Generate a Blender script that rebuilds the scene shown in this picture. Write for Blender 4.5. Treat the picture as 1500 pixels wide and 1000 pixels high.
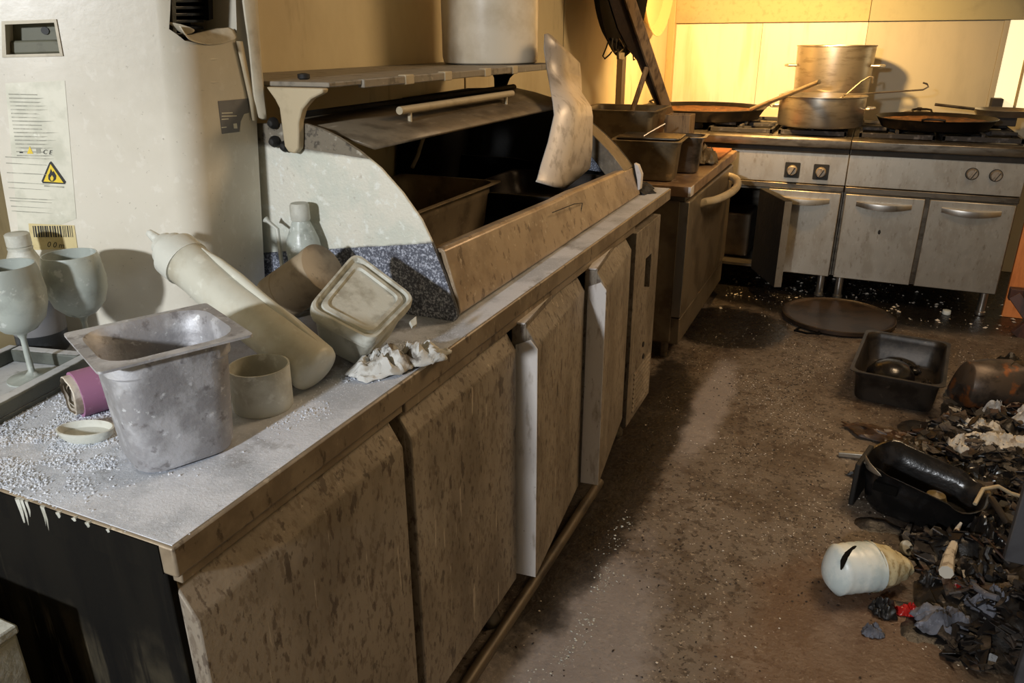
import bpy, bmesh, math, random
from mathutils import Vector as V, Matrix, noise, Quaternion
random.seed(7)
for o in list(bpy.data.objects): bpy.data.objects.remove(o)
S = bpy.context.scene
C = S.collection
# ------------------------------------------------------------------ camera
YAW, PIT, ROL, CZ, FPX = .4249, -.3789, -.0045, 1.404, 1114.53
FW = V((-math.sin(YAW)*math.cos(PIT), math.cos(YAW)*math.cos(PIT), math.sin(PIT)))
RT0 = FW.cross(V((0, 0, 1))).normalized(); UP0 = RT0.cross(FW)
RT = RT0*math.cos(ROL)+UP0*math.sin(ROL); UP = UP0*math.cos(ROL)-RT0*math.sin(ROL)
CAM = V((0, 0, CZ))
cd = bpy.data.cameras.new('camera'); cam = bpy.data.objects.new('camera', cd); C.objects.link(cam)
cd.sensor_width = 36; cd.lens = FPX/1500*36; cd.clip_start = .02
m = Matrix((RT, UP, -FW)).transposed().to_4x4(); m.translation = CAM
cam.matrix_world = m
S.camera = cam
# ------------------------------------------------------------------ world, lights, exposure
w = bpy.data.worlds.new('world'); S.world = w; w.use_nodes = True
w.node_tree.nodes['Background'].inputs[0].default_value = (.92, .92, .92, 1)
w.node_tree.nodes['Background'].inputs[1].default_value = .065
S.view_settings.view_transform = 'Standard'; S.view_settings.look = 'None'
S.view_settings.exposure = 0; S.view_settings.gamma = 1; S.view_settings.use_curve_mapping = False
def lamp(name, kind, loc, target, energy, col, **k):
    l = bpy.data.lights.new(name, kind); l.energy = energy; l.color = col
    for a, b in k.items(): setattr(l, a, b)
    o = bpy.data.objects.new(name, l); C.objects.link(o); o.location = loc
    o.rotation_euler = (V(target)-V(loc)).to_track_quat('-Z', 'Y').to_euler()
    return o
lamp('daylight_lamp', 'AREA', (-.69, -1.9, 1.86), (-.9, 1.0, 1.0), 78, (.94, .97, 1), shape='DISK', size=.16)
lamp('warm_spot', 'SPOT', (-.45, 4.20, 1.74), (-.95, 5.6, 1.0), 215, (1, .60, .22), spot_size=math.radians(142), spot_blend=.8, shadow_soft_size=.04)
lamp('warm_ceiling_fill', 'AREA', (.75, 3.0, 2.45), (-.2, 2.3, .4), 36, (1, .71, .42), shape='DISK', size=.8)  # added soft warm fill for the left wall and appliance, no lamp seen there
# ------------------------------------------------------------------ helpers
def ray(px, py): return FW+RT*((px-750)/FPX)-UP*((py-500)/FPX)
def at(px, py, ax, val):
    d = ray(px, py); i = 'xyz'.index(ax); return CAM+d*((val-CAM[i])/d[i])
def onplane(px, py, p, n):
    d = ray(px, py); return CAM+d*((p-CAM).dot(n)/d.dot(n))
def lin(c): return tuple((x/255/12.92 if x <= 10 else ((x/255+.055)/1.055)**2.4) for x in c)+(1,)
MATS = {}
def mat(name, base, layers=(), rough=.7, metal=0., bump=0., bscale=60., bdetail=4, rvar=0., trans=0., alpha=1., coat=0.):
    """layers: (colour, kind, (sx,sy,sz), lo, hi, amount[, rough]); kinds: noise, vor, up (dust on upward faces), xf (callable mask on position)"""
    if name in MATS: return MATS[name]
    mt = bpy.data.materials.new(name); MATS[name] = mt; mt.use_nodes = True
    nt = mt.node_tree; N = nt.nodes; L = nt.links; b = N['Principled BSDF']
    geo = N.new('ShaderNodeNewGeometry')
    def math_(op, a, c=None, clamp=False):
        n = N.new('ShaderNodeMath'); n.operation = op; n.use_clamp = clamp
        for i, q in enumerate((a, c)):
            if q is None: continue
            if isinstance(q, (int, float)): n.inputs[i].default_value = q
            else: L.new(q, n.inputs[i])
        return n.outputs[0]
    def scaled(s):
        mp = N.new('ShaderNodeMapping'); mp.inputs['Scale'].default_value = s
        L.new(geo.outputs['Position'], mp.inputs['Vector']); return mp.outputs[0]
    def noi(s, d=5, off=0):
        n = N.new('ShaderNodeTexNoise'); n.inputs['Scale'].default_value = 1; n.inputs['Detail'].default_value = d
        n.inputs['Roughness'].default_value = .6; n.noise_dimensions = '4D'; n.inputs['W'].default_value = off
        L.new(scaled(s), n.inputs['Vector']); return n.outputs['Fac']
    def vor(s):
        n = N.new('ShaderNodeTexVoronoi'); n.inputs['Scale'].default_value = 1; L.new(scaled(s), n.inputs['Vector']); return n.outputs['Distance']
    def ramp(f, lo, hi):
        n = N.new('ShaderNodeMapRange'); n.interpolation_type = 'SMOOTHSTEP'
        n.inputs['From Min'].default_value = lo; n.inputs['From Max'].default_value = hi; L.new(f, n.inputs['Value']); return n.outputs[0]
    sep = N.new('ShaderNodeSeparateXYZ'); L.new(geo.outputs['Position'], sep.inputs[0])
    col = N.new('ShaderNodeRGB'); col.outputs[0].default_value = lin(base); cur = col.outputs[0]
    rv = N.new('ShaderNodeValue'); rv.outputs[0].default_value = rough; rcur = rv.outputs[0]
    for k, ly in enumerate(layers):
        c, kind, sc, lo, hi, amt = ly[:6]
        if kind == 'noise': f = ramp(noi(sc, 6, k*3.7), lo, hi)
        elif kind == 'vor': f = ramp(vor(sc), lo, hi)
        elif kind == 'up':
            sn = N.new('ShaderNodeSeparateXYZ'); L.new(geo.outputs['Normal'], sn.inputs[0])
            f = ramp(math_('ADD', sn.outputs[2], math_('MULTIPLY', math_('SUBTRACT', noi(sc, 6, k), .5), .6)), lo, hi)
        elif kind == 'xf':   # sc = (a,b,c,noise_amp,noise_scale): plane a*x+b*y+c*z with a ragged edge
            v = math_('ADD', math_('MULTIPLY', sep.outputs[0], sc[0]), math_('MULTIPLY', sep.outputs[1], sc[1]))
            v = math_('ADD', v, math_('MULTIPLY', sep.outputs[2], sc[2]))
            v = math_('ADD', v, math_('MULTIPLY', math_('SUBTRACT', noi((sc[4],)*3, 6, k), .5), sc[3]))
            f = ramp(v, lo, hi)
        elif kind == 'blob':  # sc = (cx,cy,rx,ry,amp,nscale): a stain with a ragged outline on the ground
            dx = math_('DIVIDE', math_('SUBTRACT', sep.outputs[0], sc[0]), sc[2]); dy = math_('DIVIDE', math_('SUBTRACT', sep.outputs[1], sc[1]), sc[3])
            v = math_('SQRT', math_('ADD', math_('MULTIPLY', dx, dx), math_('MULTIPLY', dy, dy)))
            v = math_('ADD', v, math_('MULTIPLY', math_('SUBTRACT', noi((sc[5],)*3, 7, k), .5), sc[4]))
            f = ramp(v, hi, lo)
        f = math_('MULTIPLY', f, amt)
        mx = N.new('ShaderNodeMix'); mx.data_type = 'RGBA'; L.new(f, mx.inputs['Factor']); L.new(cur, mx.inputs['A'])
        mx.inputs['B'].default_value = lin(c); cur = mx.outputs['Result']
        if len(ly) > 6:
            mr = N.new('ShaderNodeMix'); L.new(f, mr.inputs[0]); L.new(rcur, mr.inputs[2]); mr.inputs[3].default_value = ly[6]; rcur = mr.outputs[0]
    L.new(cur, b.inputs['Base Color'])
    if rvar: rcur = math_('ADD', rcur, math_('MULTIPLY', math_('SUBTRACT', noi((25,)*3, 5, 9), .5), rvar), True)
    L.new(rcur, b.inputs['Roughness'])
    b.inputs['Metallic'].default_value = metal
    if rough > .85: b.inputs['Specular IOR Level'].default_value = .15
    if trans: b.inputs['Transmission Weight'].default_value = trans
    if alpha < 1: b.inputs['Alpha'].default_value = alpha
    if coat: b.inputs['Coat Weight'].default_value = coat
    if bump:
        bp = N.new('ShaderNodeBump'); bp.inputs['Strength'].default_value = min(1, bump); bp.inputs['Distance'].default_value = .004*max(1, bump)
        L.new(noi((bscale,)*3, bdetail, 5), bp.inputs['Height']); L.new(bp.outputs[0], b.inputs['Normal'])
    return mt
def tag(o, label=None, cat=None, group=None, kind=None):
    if label: o['label'] = label
    if cat: o['category'] = cat
    if group: o['group'] = group
    if kind: o['kind'] = kind
    return o
def thing(name, label, cat, loc, group=None, kind=None):
    o = bpy.data.objects.new(name, None); C.objects.link(o); o.location = loc; o.empty_display_size = .05
    return tag(o, label, cat, group, kind)
def worldloc(o):
    p = V(o.location); q = o.parent
    while q: p += V(q.location); q = q.parent
    return p
class MB:
    def __init__(s): s.v = []; s.f = []
    def add(s, vs, fs):
        k = len(s.v); s.v += [V(a) for a in vs]; s.f += [tuple(i+k for i in f) for f in fs]; return s
    def box(s, a, b, T=None):
        (x0, y0, z0), (x1, y1, z1) = a, b
        vs = [V(p) for p in ((x0, y0, z0), (x1, y0, z0), (x1, y1, z0), (x0, y1, z0), (x0, y0, z1), (x1, y0, z1), (x1, y1, z1), (x0, y1, z1))]
        if T: vs = [T@p for p in vs]
        return s.add(vs, ((3, 2, 1, 0), (4, 5, 6, 7), (0, 1, 5, 4), (1, 2, 6, 5), (2, 3, 7, 6), (3, 0, 4, 7)))
    def loft(s, rings, cap0=True, cap1=True, closed=True):
        n = len(rings[0]); k = len(s.v)
        for r in rings: s.v += [V(p) for p in r]
        for i in range(len(rings)-1):
            for j in range(n if closed else n-1):
                a = k+i*n+j; b = k+i*n+(j+1) % n; s.f.append((a, b, b+n, a+n))
        if cap0: s.f.append(tuple(k+j for j in reversed(range(n))))
        if cap1: s.f.append(tuple(k+(len(rings)-1)*n+j for j in range(n)))
        return s
    def prism(s, poly, ax, t0, t1, T=None):
        def p(a, b, t):
            q = V((a, t, b)) if ax == 'y' else V((t, a, b)) if ax == 'x' else V((a, b, t))
            return T@q if T else q
        return s.loft([[p(a, b, t) for a, b in poly] for t in (t0, t1)])
    def lathe(s, prof, n=24, T=None, cap=True):
        rings = []
        for r, z in prof:
            ring = [V((r*math.cos(2*math.pi*i/n), r*math.sin(2*math.pi*i/n), z)) for i in range(n)]
            rings.append([T@p for p in ring] if T else ring)
        return s.loft(rings, cap, cap)
    def tube(s, pts, r, n=8):
        pts = [V(p) for p in pts]; rings = []; prev = None
        for i, p in enumerate(pts):
            t = (pts[min(i+1, len(pts)-1)]-pts[max(i-1, 0)]).normalized()
            if prev is None:
                u = t.cross(V((0, 0, 1)));  u = t.cross(V((1, 0, 0))) if u.length < .1 else u
            else: u = prev-t*prev.dot(t)
            u.normalize(); prev = u; q = t.cross(u); rr = r[i] if isinstance(r, (list, tuple)) else r
            rings.append([p+(u*math.cos(2*math.pi*k/n)+q*math.sin(2*math.pi*k/n))*rr for k in range(n)])
        return s.loft(rings)
    def grid(s, rows):
        n = len(rows[0]); k = len(s.v)
        for r in rows: s.v += [V(p) for p in r]
        for i in range(len(rows)-1):
            for j in range(n-1):
                a = k+i*n+j; s.f.append((a, a+1, a+n+1, a+n))
        return s
    def wob(s, amp, freq, seed=0):
        s.v = [p+noise.noise_vector(p*freq+V((seed*3.1, seed*1.7, seed)))*amp for p in s.v]; return s
    def build(s, name, mt, parent=None, bevel=0., smooth=40, solid=0., sub=0, seg=2):
        me = bpy.data.meshes.new(name)
        lo = V((min(p[i] for p in s.v) for i in range(3))); hi = V((max(p[i] for p in s.v) for i in range(3)))
        org = V(((lo.x+hi.x)/2, (lo.y+hi.y)/2, lo.z))
        me.from_pydata([p-org for p in s.v], [], s.f)
        bm = bmesh.new(); bm.from_mesh(me); bmesh.ops.recalc_face_normals(bm, faces=bm.faces); bm.to_mesh(me); bm.free()
        me.update()
        if smooth:
            me.polygons.foreach_set('use_smooth', [True]*len(me.polygons)); me.set_sharp_from_angle(angle=math.radians(smooth))
        me.materials.append(mt)
        o = bpy.data.objects.new(name, me); C.objects.link(o)
        if parent: o.parent = parent; o.location = org-worldloc(parent)
        else: o.location = org
        if solid:
            q = o.modifiers.new('solid', 'SOLIDIFY'); q.thickness = solid; q.offset = 0
        if sub:
            q = o.modifiers.new('sub', 'SUBSURF'); q.levels = sub; q.render_levels = sub
        if bevel:
            q = o.modifiers.new('bevel', 'BEVEL'); q.width = bevel; q.segments = seg; q.limit_method = 'ANGLE'; q.angle_limit = math.radians(35)
        return o
def cut(o, mb):
    """carve a recess out of a mesh, keeping a real opening"""
    o.modifiers.clear() if o.name.startswith('body') else None
    t = mb.build('cutter', o.data.materials[0]); md = o.modifiers.new('b', 'BOOLEAN'); md.object = t; md.operation = 'DIFFERENCE'; md.solver = 'EXACT'
    bpy.context.view_layer.update()
    me = bpy.data.meshes.new_from_object(o.evaluated_get(bpy.context.evaluated_depsgraph_get()))
    o.modifiers.clear(); o.data = me
    me.set_sharp_from_angle(angle=math.radians(30)); q = o.modifiers.new('wn', 'WEIGHTED_NORMAL'); q.keep_sharp = True; q.weight = 100
    bpy.data.objects.remove(t)
def frame(o, x, z=None, y=None):
    """matrix with origin o, given local x axis, and z (or y) axis hint"""
    x = V(x).normalized()
    if z is not None: z = V(z); z = (z-x*z.dot(x)).normalized(); y = z.cross(x)
    else: y = V(y); y = (y-x*y.dot(x)).normalized(); z = x.cross(y)
    mm = Matrix((x, y, z)).transposed().to_4x4(); mm.translation = V(o); return mm
def rz(loc, deg=0, tx=0, ty=0): return Matrix.Translation(V(loc))@Matrix.Rotation(math.radians(deg), 4, 'Z')@Matrix.Rotation(math.radians(tx), 4, 'X')@Matrix.Rotation(math.radians(ty), 4, 'Y')
def zaxis(a, b):
    d = V(b)-V(a); mm = d.to_track_quat('Z', 'Y').to_matrix().to_4x4(); mm.translation = V(a); return mm, d.length
def rr(hx, hy, r, n=5):
    out = []
    for cx, cy, a0 in ((hx-r, hy-r, 0), (-hx+r, hy-r, 90), (-hx+r, -hy+r, 180), (hx-r, -hy+r, 270)):
        for i in range(n+1):
            a = math.radians(a0+90*i/n); out.append((cx+r*math.cos(a), cy+r*math.sin(a)))
    return out
def pan(mb, T, hx, hy, depth, fl=.014, rim_r=.012, wr=.035, taper=.012, th=.0015):
    """gastronorm style pan: flange, tapering walls, rounded foot; local z=0 is the foot, z=depth the rim"""
    R = []
    def ring(ax, ay, r, z): R.append([T@V((a, b, z)) for a, b in rr(ax, ay, max(r, .002))])
    bx, by = hx-fl-taper, hy-fl-taper
    ring(bx*.5, by*.5, wr*.5, 0); ring(bx-.012, by-.012, wr-.008, 0); ring(bx-.003, by-.003, wr-.002, .004); ring(bx, by, wr, .014)
    k = (depth-.014-.03)
    ring(bx+taper*.7, by+taper*.7, wr, .014+k); ring(bx+taper*.7+.003, by+taper*.7+.003, wr, .018+k)
    ring(hx-fl, hy-fl, wr, depth-.005); ring(hx-fl+.004, hy-fl+.004, wr, depth-.002)
    ring(hx, hy, rim_r, depth-.003); ring(hx, hy, rim_r, depth); ring(hx-fl+.003, hy-fl+.003, wr, depth+.0005)
    ring(hx-fl-th, hy-fl-th, wr, depth-.006); ring(bx+taper*.7-th, by+taper*.7-th, wr, .016+k); ring(bx-th, by-th, wr, .016); ring(bx-.012, by-.012, wr-.008, .004)
    ring(bx*.5, by*.5, wr*.5, .003)
    mb.loft(R); return mb
def copy_tree(o, d, parent=None):
    c = o.copy(); C.objects.link(c); c.parent = parent
    if parent is None: c.location = V(o.location)+V(d)
    for ch in o.children: copy_tree(ch, (0, 0, 0), c)
    return c
# ------------------------------------------------------------------ materials
SOOT = (26, 22, 18)
m_front = mat('dusty_steel_front', (140, 130, 116), [((108, 98, 84), 'noise', (5, 5, 2.5), .42, .60, .8), ((160, 150, 134), 'noise', (9, 9, 3), .52, .68, .5),
    ((96, 82, 68), 'noise', (110, 110, 48), .52, .60, .55), ((70, 56, 46), 'noise', (85, 85, 34), .575, .63, .65), ((56, 44, 36), 'noise', (46, 46, 17), .60, .64, .65), ((196, 184, 166), 'noise', (80, 80, 7), .63, .68, .55)], .55, .25, .15, 120)
m_top = mat('powdered_worktop', (172, 178, 188), [((208, 213, 223), 'noise', (9, 9, 9), .42, .58, .8), ((128, 128, 130), 'noise', (16, 16, 16), .57, .66, .5), ((222, 227, 236), 'noise', (300, 300, 300), .54, .66, .5),
    ((74, 62, 48), 'blob', (-.85, .95, .15, .24, .9, 18), .75, 1.05, .85), ((110, 96, 78), 'blob', (-.90, 1.9, .235, .85, .25, 18), .9, 1.05, .8), ((150, 142, 130), 'xf', (0, 1, 0, .3, 10), 1.5, 2.2, .5)], .8, .05, .25, 260)
m_edge = mat('dusty_worktop_edge', (146, 132, 112), [((116, 102, 84), 'noise', (9, 9, 9), .45, .58, .7), ((66, 54, 42), 'noise', (50, 50, 24), .58, .64, .7), ((186, 172, 150), 'noise', (60, 60, 30), .60, .68, .5)], .5, .3, .1, 90)
m_char = mat('charred_black', (20, 18, 16), [((44, 38, 32), 'noise', (14, 14, 5), .5, .68, .7), ((70, 62, 52), 'noise', (50, 50, 12), .66, .75, .4)], .7, 0, .4, 50)
m_endchar = mat('charred_end_panel', (17, 15, 12), [((66, 60, 47), 'noise', (16, 16, 2.2), .47, .60, .8), ((104, 95, 76), 'noise', (30, 30, 2.5), .58, .64, .6), ((12, 11, 9), 'xf', (0, 0, 1, .3, 12), .62, .78, .95), ((10, 9, 8), 'noise', (34, 34, 2.5), .52, .60, .8)], .95, 0, .2, 60)
m_black = mat('soot_black', (9, 8, 7), [((20, 18, 16), 'noise', (20, 20, 20), .5, .7, .6)], .9, 0, .2, 60)
m_gap = mat('door_gasket', (34, 30, 26), [], .8)
m_doorside = mat('pale_door_edge', (205, 200, 196), [((150, 138, 124), 'noise', (40, 40, 10), .52, .66, .7), ((96, 80, 66), 'noise', (130, 130, 50), .64, .70, .7)], .5, .1, .1, 100)
m_case = mat('dusty_case_front', (172, 152, 126), [((138, 118, 94), 'noise', (10, 10, 10), .45, .60, .7), ((98, 80, 62), 'noise', (60, 60, 30), .58, .64, .7), ((218, 204, 180), 'noise', (40, 70, 70), .60, .68, .5)], .42, .3, .3, 45)
m_arch = mat('dusty_side_glass', (212, 210, 198), [((192, 198, 188), 'noise', (9, 9, 9), .42, .6, .7), ((228, 232, 228), 'noise', (60, 60, 60), .55, .66, .6),
    ((92, 84, 72), 'xf', (.05, 0, 1, .012, 30), 1.152, 1.162, .85), ((160, 150, 135), 'noise', (70, 70, 70), .62, .7, .45),
    ((52, 54, 62), 'xf', (.17, 0, -1, .02, 25), -1.178, -1.170, .95), ], .6, 0, .5, 160)
m_archlow = mat('powder_speckled_band', (84, 88, 100), [((196, 202, 218), 'noise', (230, 230, 230), .46, .64, .8), ((52, 54, 64), 'noise', (30, 30, 30), .52, .66, .6)], .8, 0, .6, 140)
m_archtop = mat('sooty_dotted_band', (112, 104, 90), [((58, 52, 44), 'noise', (60, 60, 60), .52, .62, .8), ((190, 186, 172), 'noise', (45, 45, 45), .56, .66, .5)], .7, 0, .4, 120)
m_lid = mat('dusty_clear_lid', (112, 100, 82), [((74, 64, 50), 'noise', (12, 12, 12), .45, .65, .8), ((158, 146, 126), 'noise', (40, 14, 30), .56, .7, .5)], .45, .1, .2, 90)
m_shelf = mat('dusty_shelf', (136, 128, 114), [((84, 76, 64), 'noise', (24, 24, 24), .5, .66, .8), ((190, 180, 160), 'noise', (50, 50, 50), .6, .7, .5)], .6, .1, .3, 70)
m_beige = mat('dusty_beige_plastic', (178, 164, 136), [((140, 126, 100), 'noise', (14, 14, 14), .5, .7, .6)], .55, 0, .15, 60)
m_white = mat('dusty_shaded_white_enamel', (216, 211, 197), [((204, 198, 182), 'noise', (7, 7, 7), .45, .65, .6), ((242, 240, 232), 'noise', (60, 60, 45), .56, .66, .25), ((120, 110, 90), 'noise', (160, 160, 160), .66, .70, .5), ((150, 142, 124), 'xf', (0, 0, 1, .35, 5), 1.12, 1.55, .6)], .34, 0, .05, 80, rvar=.25)  # last layer greys the upper part: light fall-off painted into the enamel colour
m_label = mat('faded_grey_print', (150, 150, 136), [((205, 202, 186), 'noise', (60, 60, 60), .46, .6, .6)], .6)
m_sheet = mat('label_sheet', (214, 212, 196), [((184, 184, 166), 'noise', (18, 18, 18), .45, .65, .7), ((232, 232, 220), 'noise', (50, 50, 50), .62, .7, .6)], .5)
m_yellow = mat('warning_yellow', (226, 196, 30), [((190, 160, 30), 'noise', (60, 60, 60), .5, .7, .5)], .5)
m_ink = mat('print_black', (24, 24, 22), [], .6)
m_cream = mat('cream_sticker', (206, 190, 140), [((170, 150, 104), 'noise', (50, 50, 50), .5, .7, .6)], .6)
m_greylab = mat('grey_sticker', (110, 110, 112), [((92, 92, 94), 'noise', (30, 30, 30), .5, .7, .5)], .6)
m_strip = mat('warped_strip', (188, 180, 160), [((140, 130, 110), 'noise', (14, 14, 14), .45, .65, .7)], .55, 0, .2, 60)
m_recess = mat('grimy_recess', (96, 96, 80), [((50, 48, 38), 'noise', (40, 40, 40), .5, .7, .7)], .6)
m_wall = mat('stained_wall_panel', (206, 190, 150), [((176, 156, 116), 'noise', (2.2, 2.2, 1.2), .42, .66, .7), ((150, 130, 96), 'noise', (12, 12, 3), .60, .72, .5), ((90, 76, 56), 'noise', (90, 90, 60), .72, .76, .5)], .55, 0, .05, 40)
m_wallb = mat('stained_back_panel', (232, 222, 196), [((206, 184, 136), 'noise', (9, 9, 1.1), .46, .66, .6), ((190, 170, 132), 'noise', (22, 22, 1.6), .6, .72, .4)], .5, 0, .04, 40)
m_wallup = mat('upper_wall', (188, 168, 122), [((160, 140, 98), 'noise', (30, 30, 30), .5, .66, .5), ((140, 138, 110), 'noise', (2, 2, 2), .5, .66, .5)], .75, 0, .15, 60)
m_wallg = mat('grey_back_panel', (178, 172, 150), [((160, 154, 134), 'noise', (5, 5, 1.5), .46, .66, .6)], .55, 0, .04, 40)
m_wallupg = mat('grey_upper_wall', (166, 162, 130), [((140, 138, 112), 'noise', (4, 4, 4), .5, .66, .6)], .75, 0, .15, 60)
m_pane = mat('lit_window_pane', (255, 244, 214), [], .3)
m_pane.node_tree.nodes['Principled BSDF'].inputs['Emission Color'].default_value = (1, .80, .46, 1); m_pane.node_tree.nodes['Principled BSDF'].inputs['Emission Strength'].default_value = .85
m_trim = mat('corner_trim', (190, 166, 116), [((110, 90, 60), 'noise', (30, 30, 4), .6, .7, .6)], .5)
m_darkpost = mat('sooty_post', (62, 52, 38), [((40, 34, 26), 'noise', (14, 14, 4), .45, .65, .7)], .6)
m_steel = mat('grimy_stainless', (176, 170, 158), [((154, 144, 128), 'noise', (12, 12, 5), .45, .60, .5), ((124, 112, 94), 'noise', (60, 60, 24), .57, .66, .4), ((196, 190, 178), 'noise', (70, 70, 30), .57, .66, .35)], .40, .75, .05, 90, rvar=.2)
m_steeld = mat('dark_stainless', (120, 112, 100), [((70, 62, 52), 'noise', (10, 30, 30), .45, .66, .7)], .35, .8, .05, 80, rvar=.2)
m_bright = mat('bright_steel', (205, 200, 192), [((150, 142, 130), 'noise', (20, 20, 8), .5, .7, .6)], .28, .95, 0)
m_pot = mat('brushed_pot', (186, 178, 164), [((140, 130, 114), 'noise', (10, 10, 40), .48, .66, .6)], .33, .9, .03, 70)
m_iron = mat('cast_iron', (46, 44, 44), [((110, 108, 112), 'noise', (26, 26, 26), .54, .68, .7), ((22, 20, 20), 'noise', (12, 12, 12), .5, .7, .5)], .7, .2, .3, 60)
m_blackpan = mat('black_steel_pan', (24, 19, 16), [((58, 44, 32), 'noise', (18, 18, 18), .5, .68, .6)], .45, .4, .1, 60)
m_rust = mat('burnt_food_crust', (122, 78, 34), [((70, 44, 22), 'noise', (22, 22, 22), .45, .62, .8), ((190, 130, 54), 'noise', (40, 40, 40), .58, .68, .6)], .6, .2, .4, 60)
m_wood = mat('scorched_wood', (150, 122, 86), [((86, 66, 46), 'noise', (40, 40, 8), .48, .64, .8)], .7, 0, .2, 60)
m_orange = mat('orange_wood', (226, 140, 76), [((196, 112, 56), 'noise', (30, 30, 5), .48, .66, .7)], .5, 0, .1, 50)
m_redwood = mat('dark_red_wood', (78, 48, 38), [((40, 26, 22), 'noise', (30, 30, 6), .46, .64, .8), ((112, 84, 72), 'noise', (50, 50, 12), .62, .72, .5)], .55, 0, .2, 50)
m_gn = mat('powdered_gastronorm', (150, 150, 154), [((196, 198, 204), 'noise', (16, 16, 16), .45, .60, .75), ((108, 104, 106), 'noise', (55, 55, 55), .56, .66, .7), ((226, 230, 236), 'noise', (90, 90, 90), .60, .68, .6)], .55, .35, .25, 140)
m_gnb = mat('sooty_gastronorm', (140, 124, 100), [((96, 82, 64), 'noise', (12, 12, 12), .45, .62, .7), ((180, 166, 140), 'noise', (40, 40, 40), .6, .7, .5)], .5, .4, .1, 80)
m_gnd = mat('burnt_tray', (62, 56, 50), [((30, 27, 24), 'noise', (10, 10, 10), .45, .62, .8), ((100, 90, 78), 'noise', (40, 40, 40), .62, .72, .5)], .4, .5, .1, 80)
m_dwhite = mat('powdered_white_plastic', (196, 198, 190), [((160, 158, 146), 'noise', (14, 14, 14), .45, .62, .7), ((222, 226, 222), 'noise', (50, 50, 50), .56, .66, .6), ((110, 98, 78), 'noise', (70, 70, 70), .68, .73, .5)], .6, 0, .15, 120)
m_dgrey = mat('powdered_tub', (190, 192, 184), [((146, 144, 132), 'noise', (18, 18, 18), .45, .62, .8), ((206, 208, 200), 'noise', (50, 50, 50), .58, .66, .6)], .65, 0, .2, 120)
m_tan = mat('dusty_tan_jar', (158, 142, 118), [((112, 98, 78), 'noise', (14, 14, 14), .48, .64, .8), ((84, 70, 54), 'noise', (60, 60, 60), .64, .70, .6)], .55, 0, .15, 100)
m_glass = mat('dusty_glass', (176, 184, 178), [((140, 146, 140), 'noise', (14, 14, 14), .45, .62, .7), ((214, 220, 216), 'noise', (50, 50, 50), .58, .66, .7), ((60, 64, 66), 'noise', (24, 24, 24), .64, .70, .6)], .45, 0, .1, 140, alpha=.86)
m_pet = mat('dusty_clear_bottle', (190, 198, 192), [((150, 156, 150), 'noise', (30, 30, 30), .5, .66, .7), ((232, 238, 236), 'noise', (120, 120, 120), .58, .64, .8)], .3, 0, .3, 60, alpha=.8)
m_dbot = mat('dark_bottle', (40, 42, 44), [((90, 92, 94), 'noise', (20, 20, 20), .5, .66, .7)], .45)
m_powder = mat('white_powder', (226, 232, 242), [((190, 198, 212), 'noise', (60, 60, 60), .45, .6, .6)], .9)
m_purple = mat('purple_wrapper', (150, 104, 138), [((190, 160, 180), 'noise', (60, 60, 60), .55, .68, .6)], .6)
m_paper = mat('singed_paper', (196, 190, 178), [((120, 106, 90), 'noise', (24, 24, 24), .50, .64, .8), ((40, 34, 30), 'noise', (16, 16, 16), .60, .66, .9)], .8, 0, .2, 60)
m_rag = mat('singed_rag', (196, 196, 192), [((140, 130, 114), 'noise', (24, 24, 24), .50, .60, .7), ((70, 56, 42), 'noise', (14, 14, 14), .55, .62, .8)], .85, 0, .3, 90)
m_tray = mat('dusty_dark_tray', (92, 96, 90), [((54, 56, 50), 'noise', (14, 14, 14), .45, .62, .7), ((226, 230, 236), 'up', (60, 60, 60), .75, 1.0, .75)], .6, .2, .2, 80)
m_tub = mat('grimy_food_tub', (116, 102, 78), [((80, 68, 50), 'noise', (12, 12, 12), .45, .62, .7), ((176, 150, 106), 'noise', (30, 30, 30), .6, .7, .5)], .5, .1, .1, 60)
m_slab = mat('dirty_slab', (150, 122, 92), [((100, 76, 56), 'noise', (8, 8, 8), .45, .62, .8), ((196, 178, 156), 'noise', (14, 14, 14), .58, .68, .6)], .45, .1, .1, 60)
m_board = mat('brown_board', (146, 92, 56), [((100, 62, 38), 'noise', (12, 12, 12), .45, .62, .7)], .5, 0, .1, 60)
m_dw = mat('grimy_dishwasher', (124, 112, 94), [((90, 78, 62), 'noise', (6, 6, 6), .45, .62, .7), ((166, 148, 120), 'noise', (30, 30, 10), .6, .7, .5)], .42, .45, .05, 60)
m_floor = mat('dirty_concrete', (112, 101, 89), [((82, 68, 54), 'noise', (2.6, 2.6, 2.6), .42, .60, .8), ((150, 138, 124), 'noise', (3.4, 3.4, 3.4), .55, .70, .6), ((70, 54, 40), 'noise', (13, 13, 13), .52, .62, .6), ((54, 42, 32), 'noise', (32, 32, 32), .55, .61, .65), ((38, 28, 21), 'noise', (75, 75, 75), .575, .615, .8), ((176, 162, 142), 'noise', (85, 85, 85), .60, .645, .6),
    ((156, 150, 148), 'blob', (-.45, 1.2, .2, .7, .9, 9), .7, 1.1, .55), ((160, 152, 148), 'blob', (-.42, 2.9, .09, .55, .9, 9), .6, 1.1, .55), ((92, 62, 40), 'blob', (.14, 1.6, .32, .5, 1.0, 7), .6, 1.1, .6, .38),
    ((18, 14, 12), 'blob', (-.62, 2.35, .17, 1.1, .8, 8), .8, 1.05, .85, .35), ((14, 13, 13), 'blob', (0., 5.0, 1.7, .88, .3, 5), .85, 1.05, .96, .3), ((20, 18, 18), 'blob', (-.5, 3.85, .32, .35, .8, 6), .8, 1.05, .9, .22), ((30, 22, 18), 'blob', (.60, 2.5, .44, .95, .9, 6), .7, 1.05, .85, .4)], .6, 0, .8, 60, 9, rvar=.5)
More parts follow.
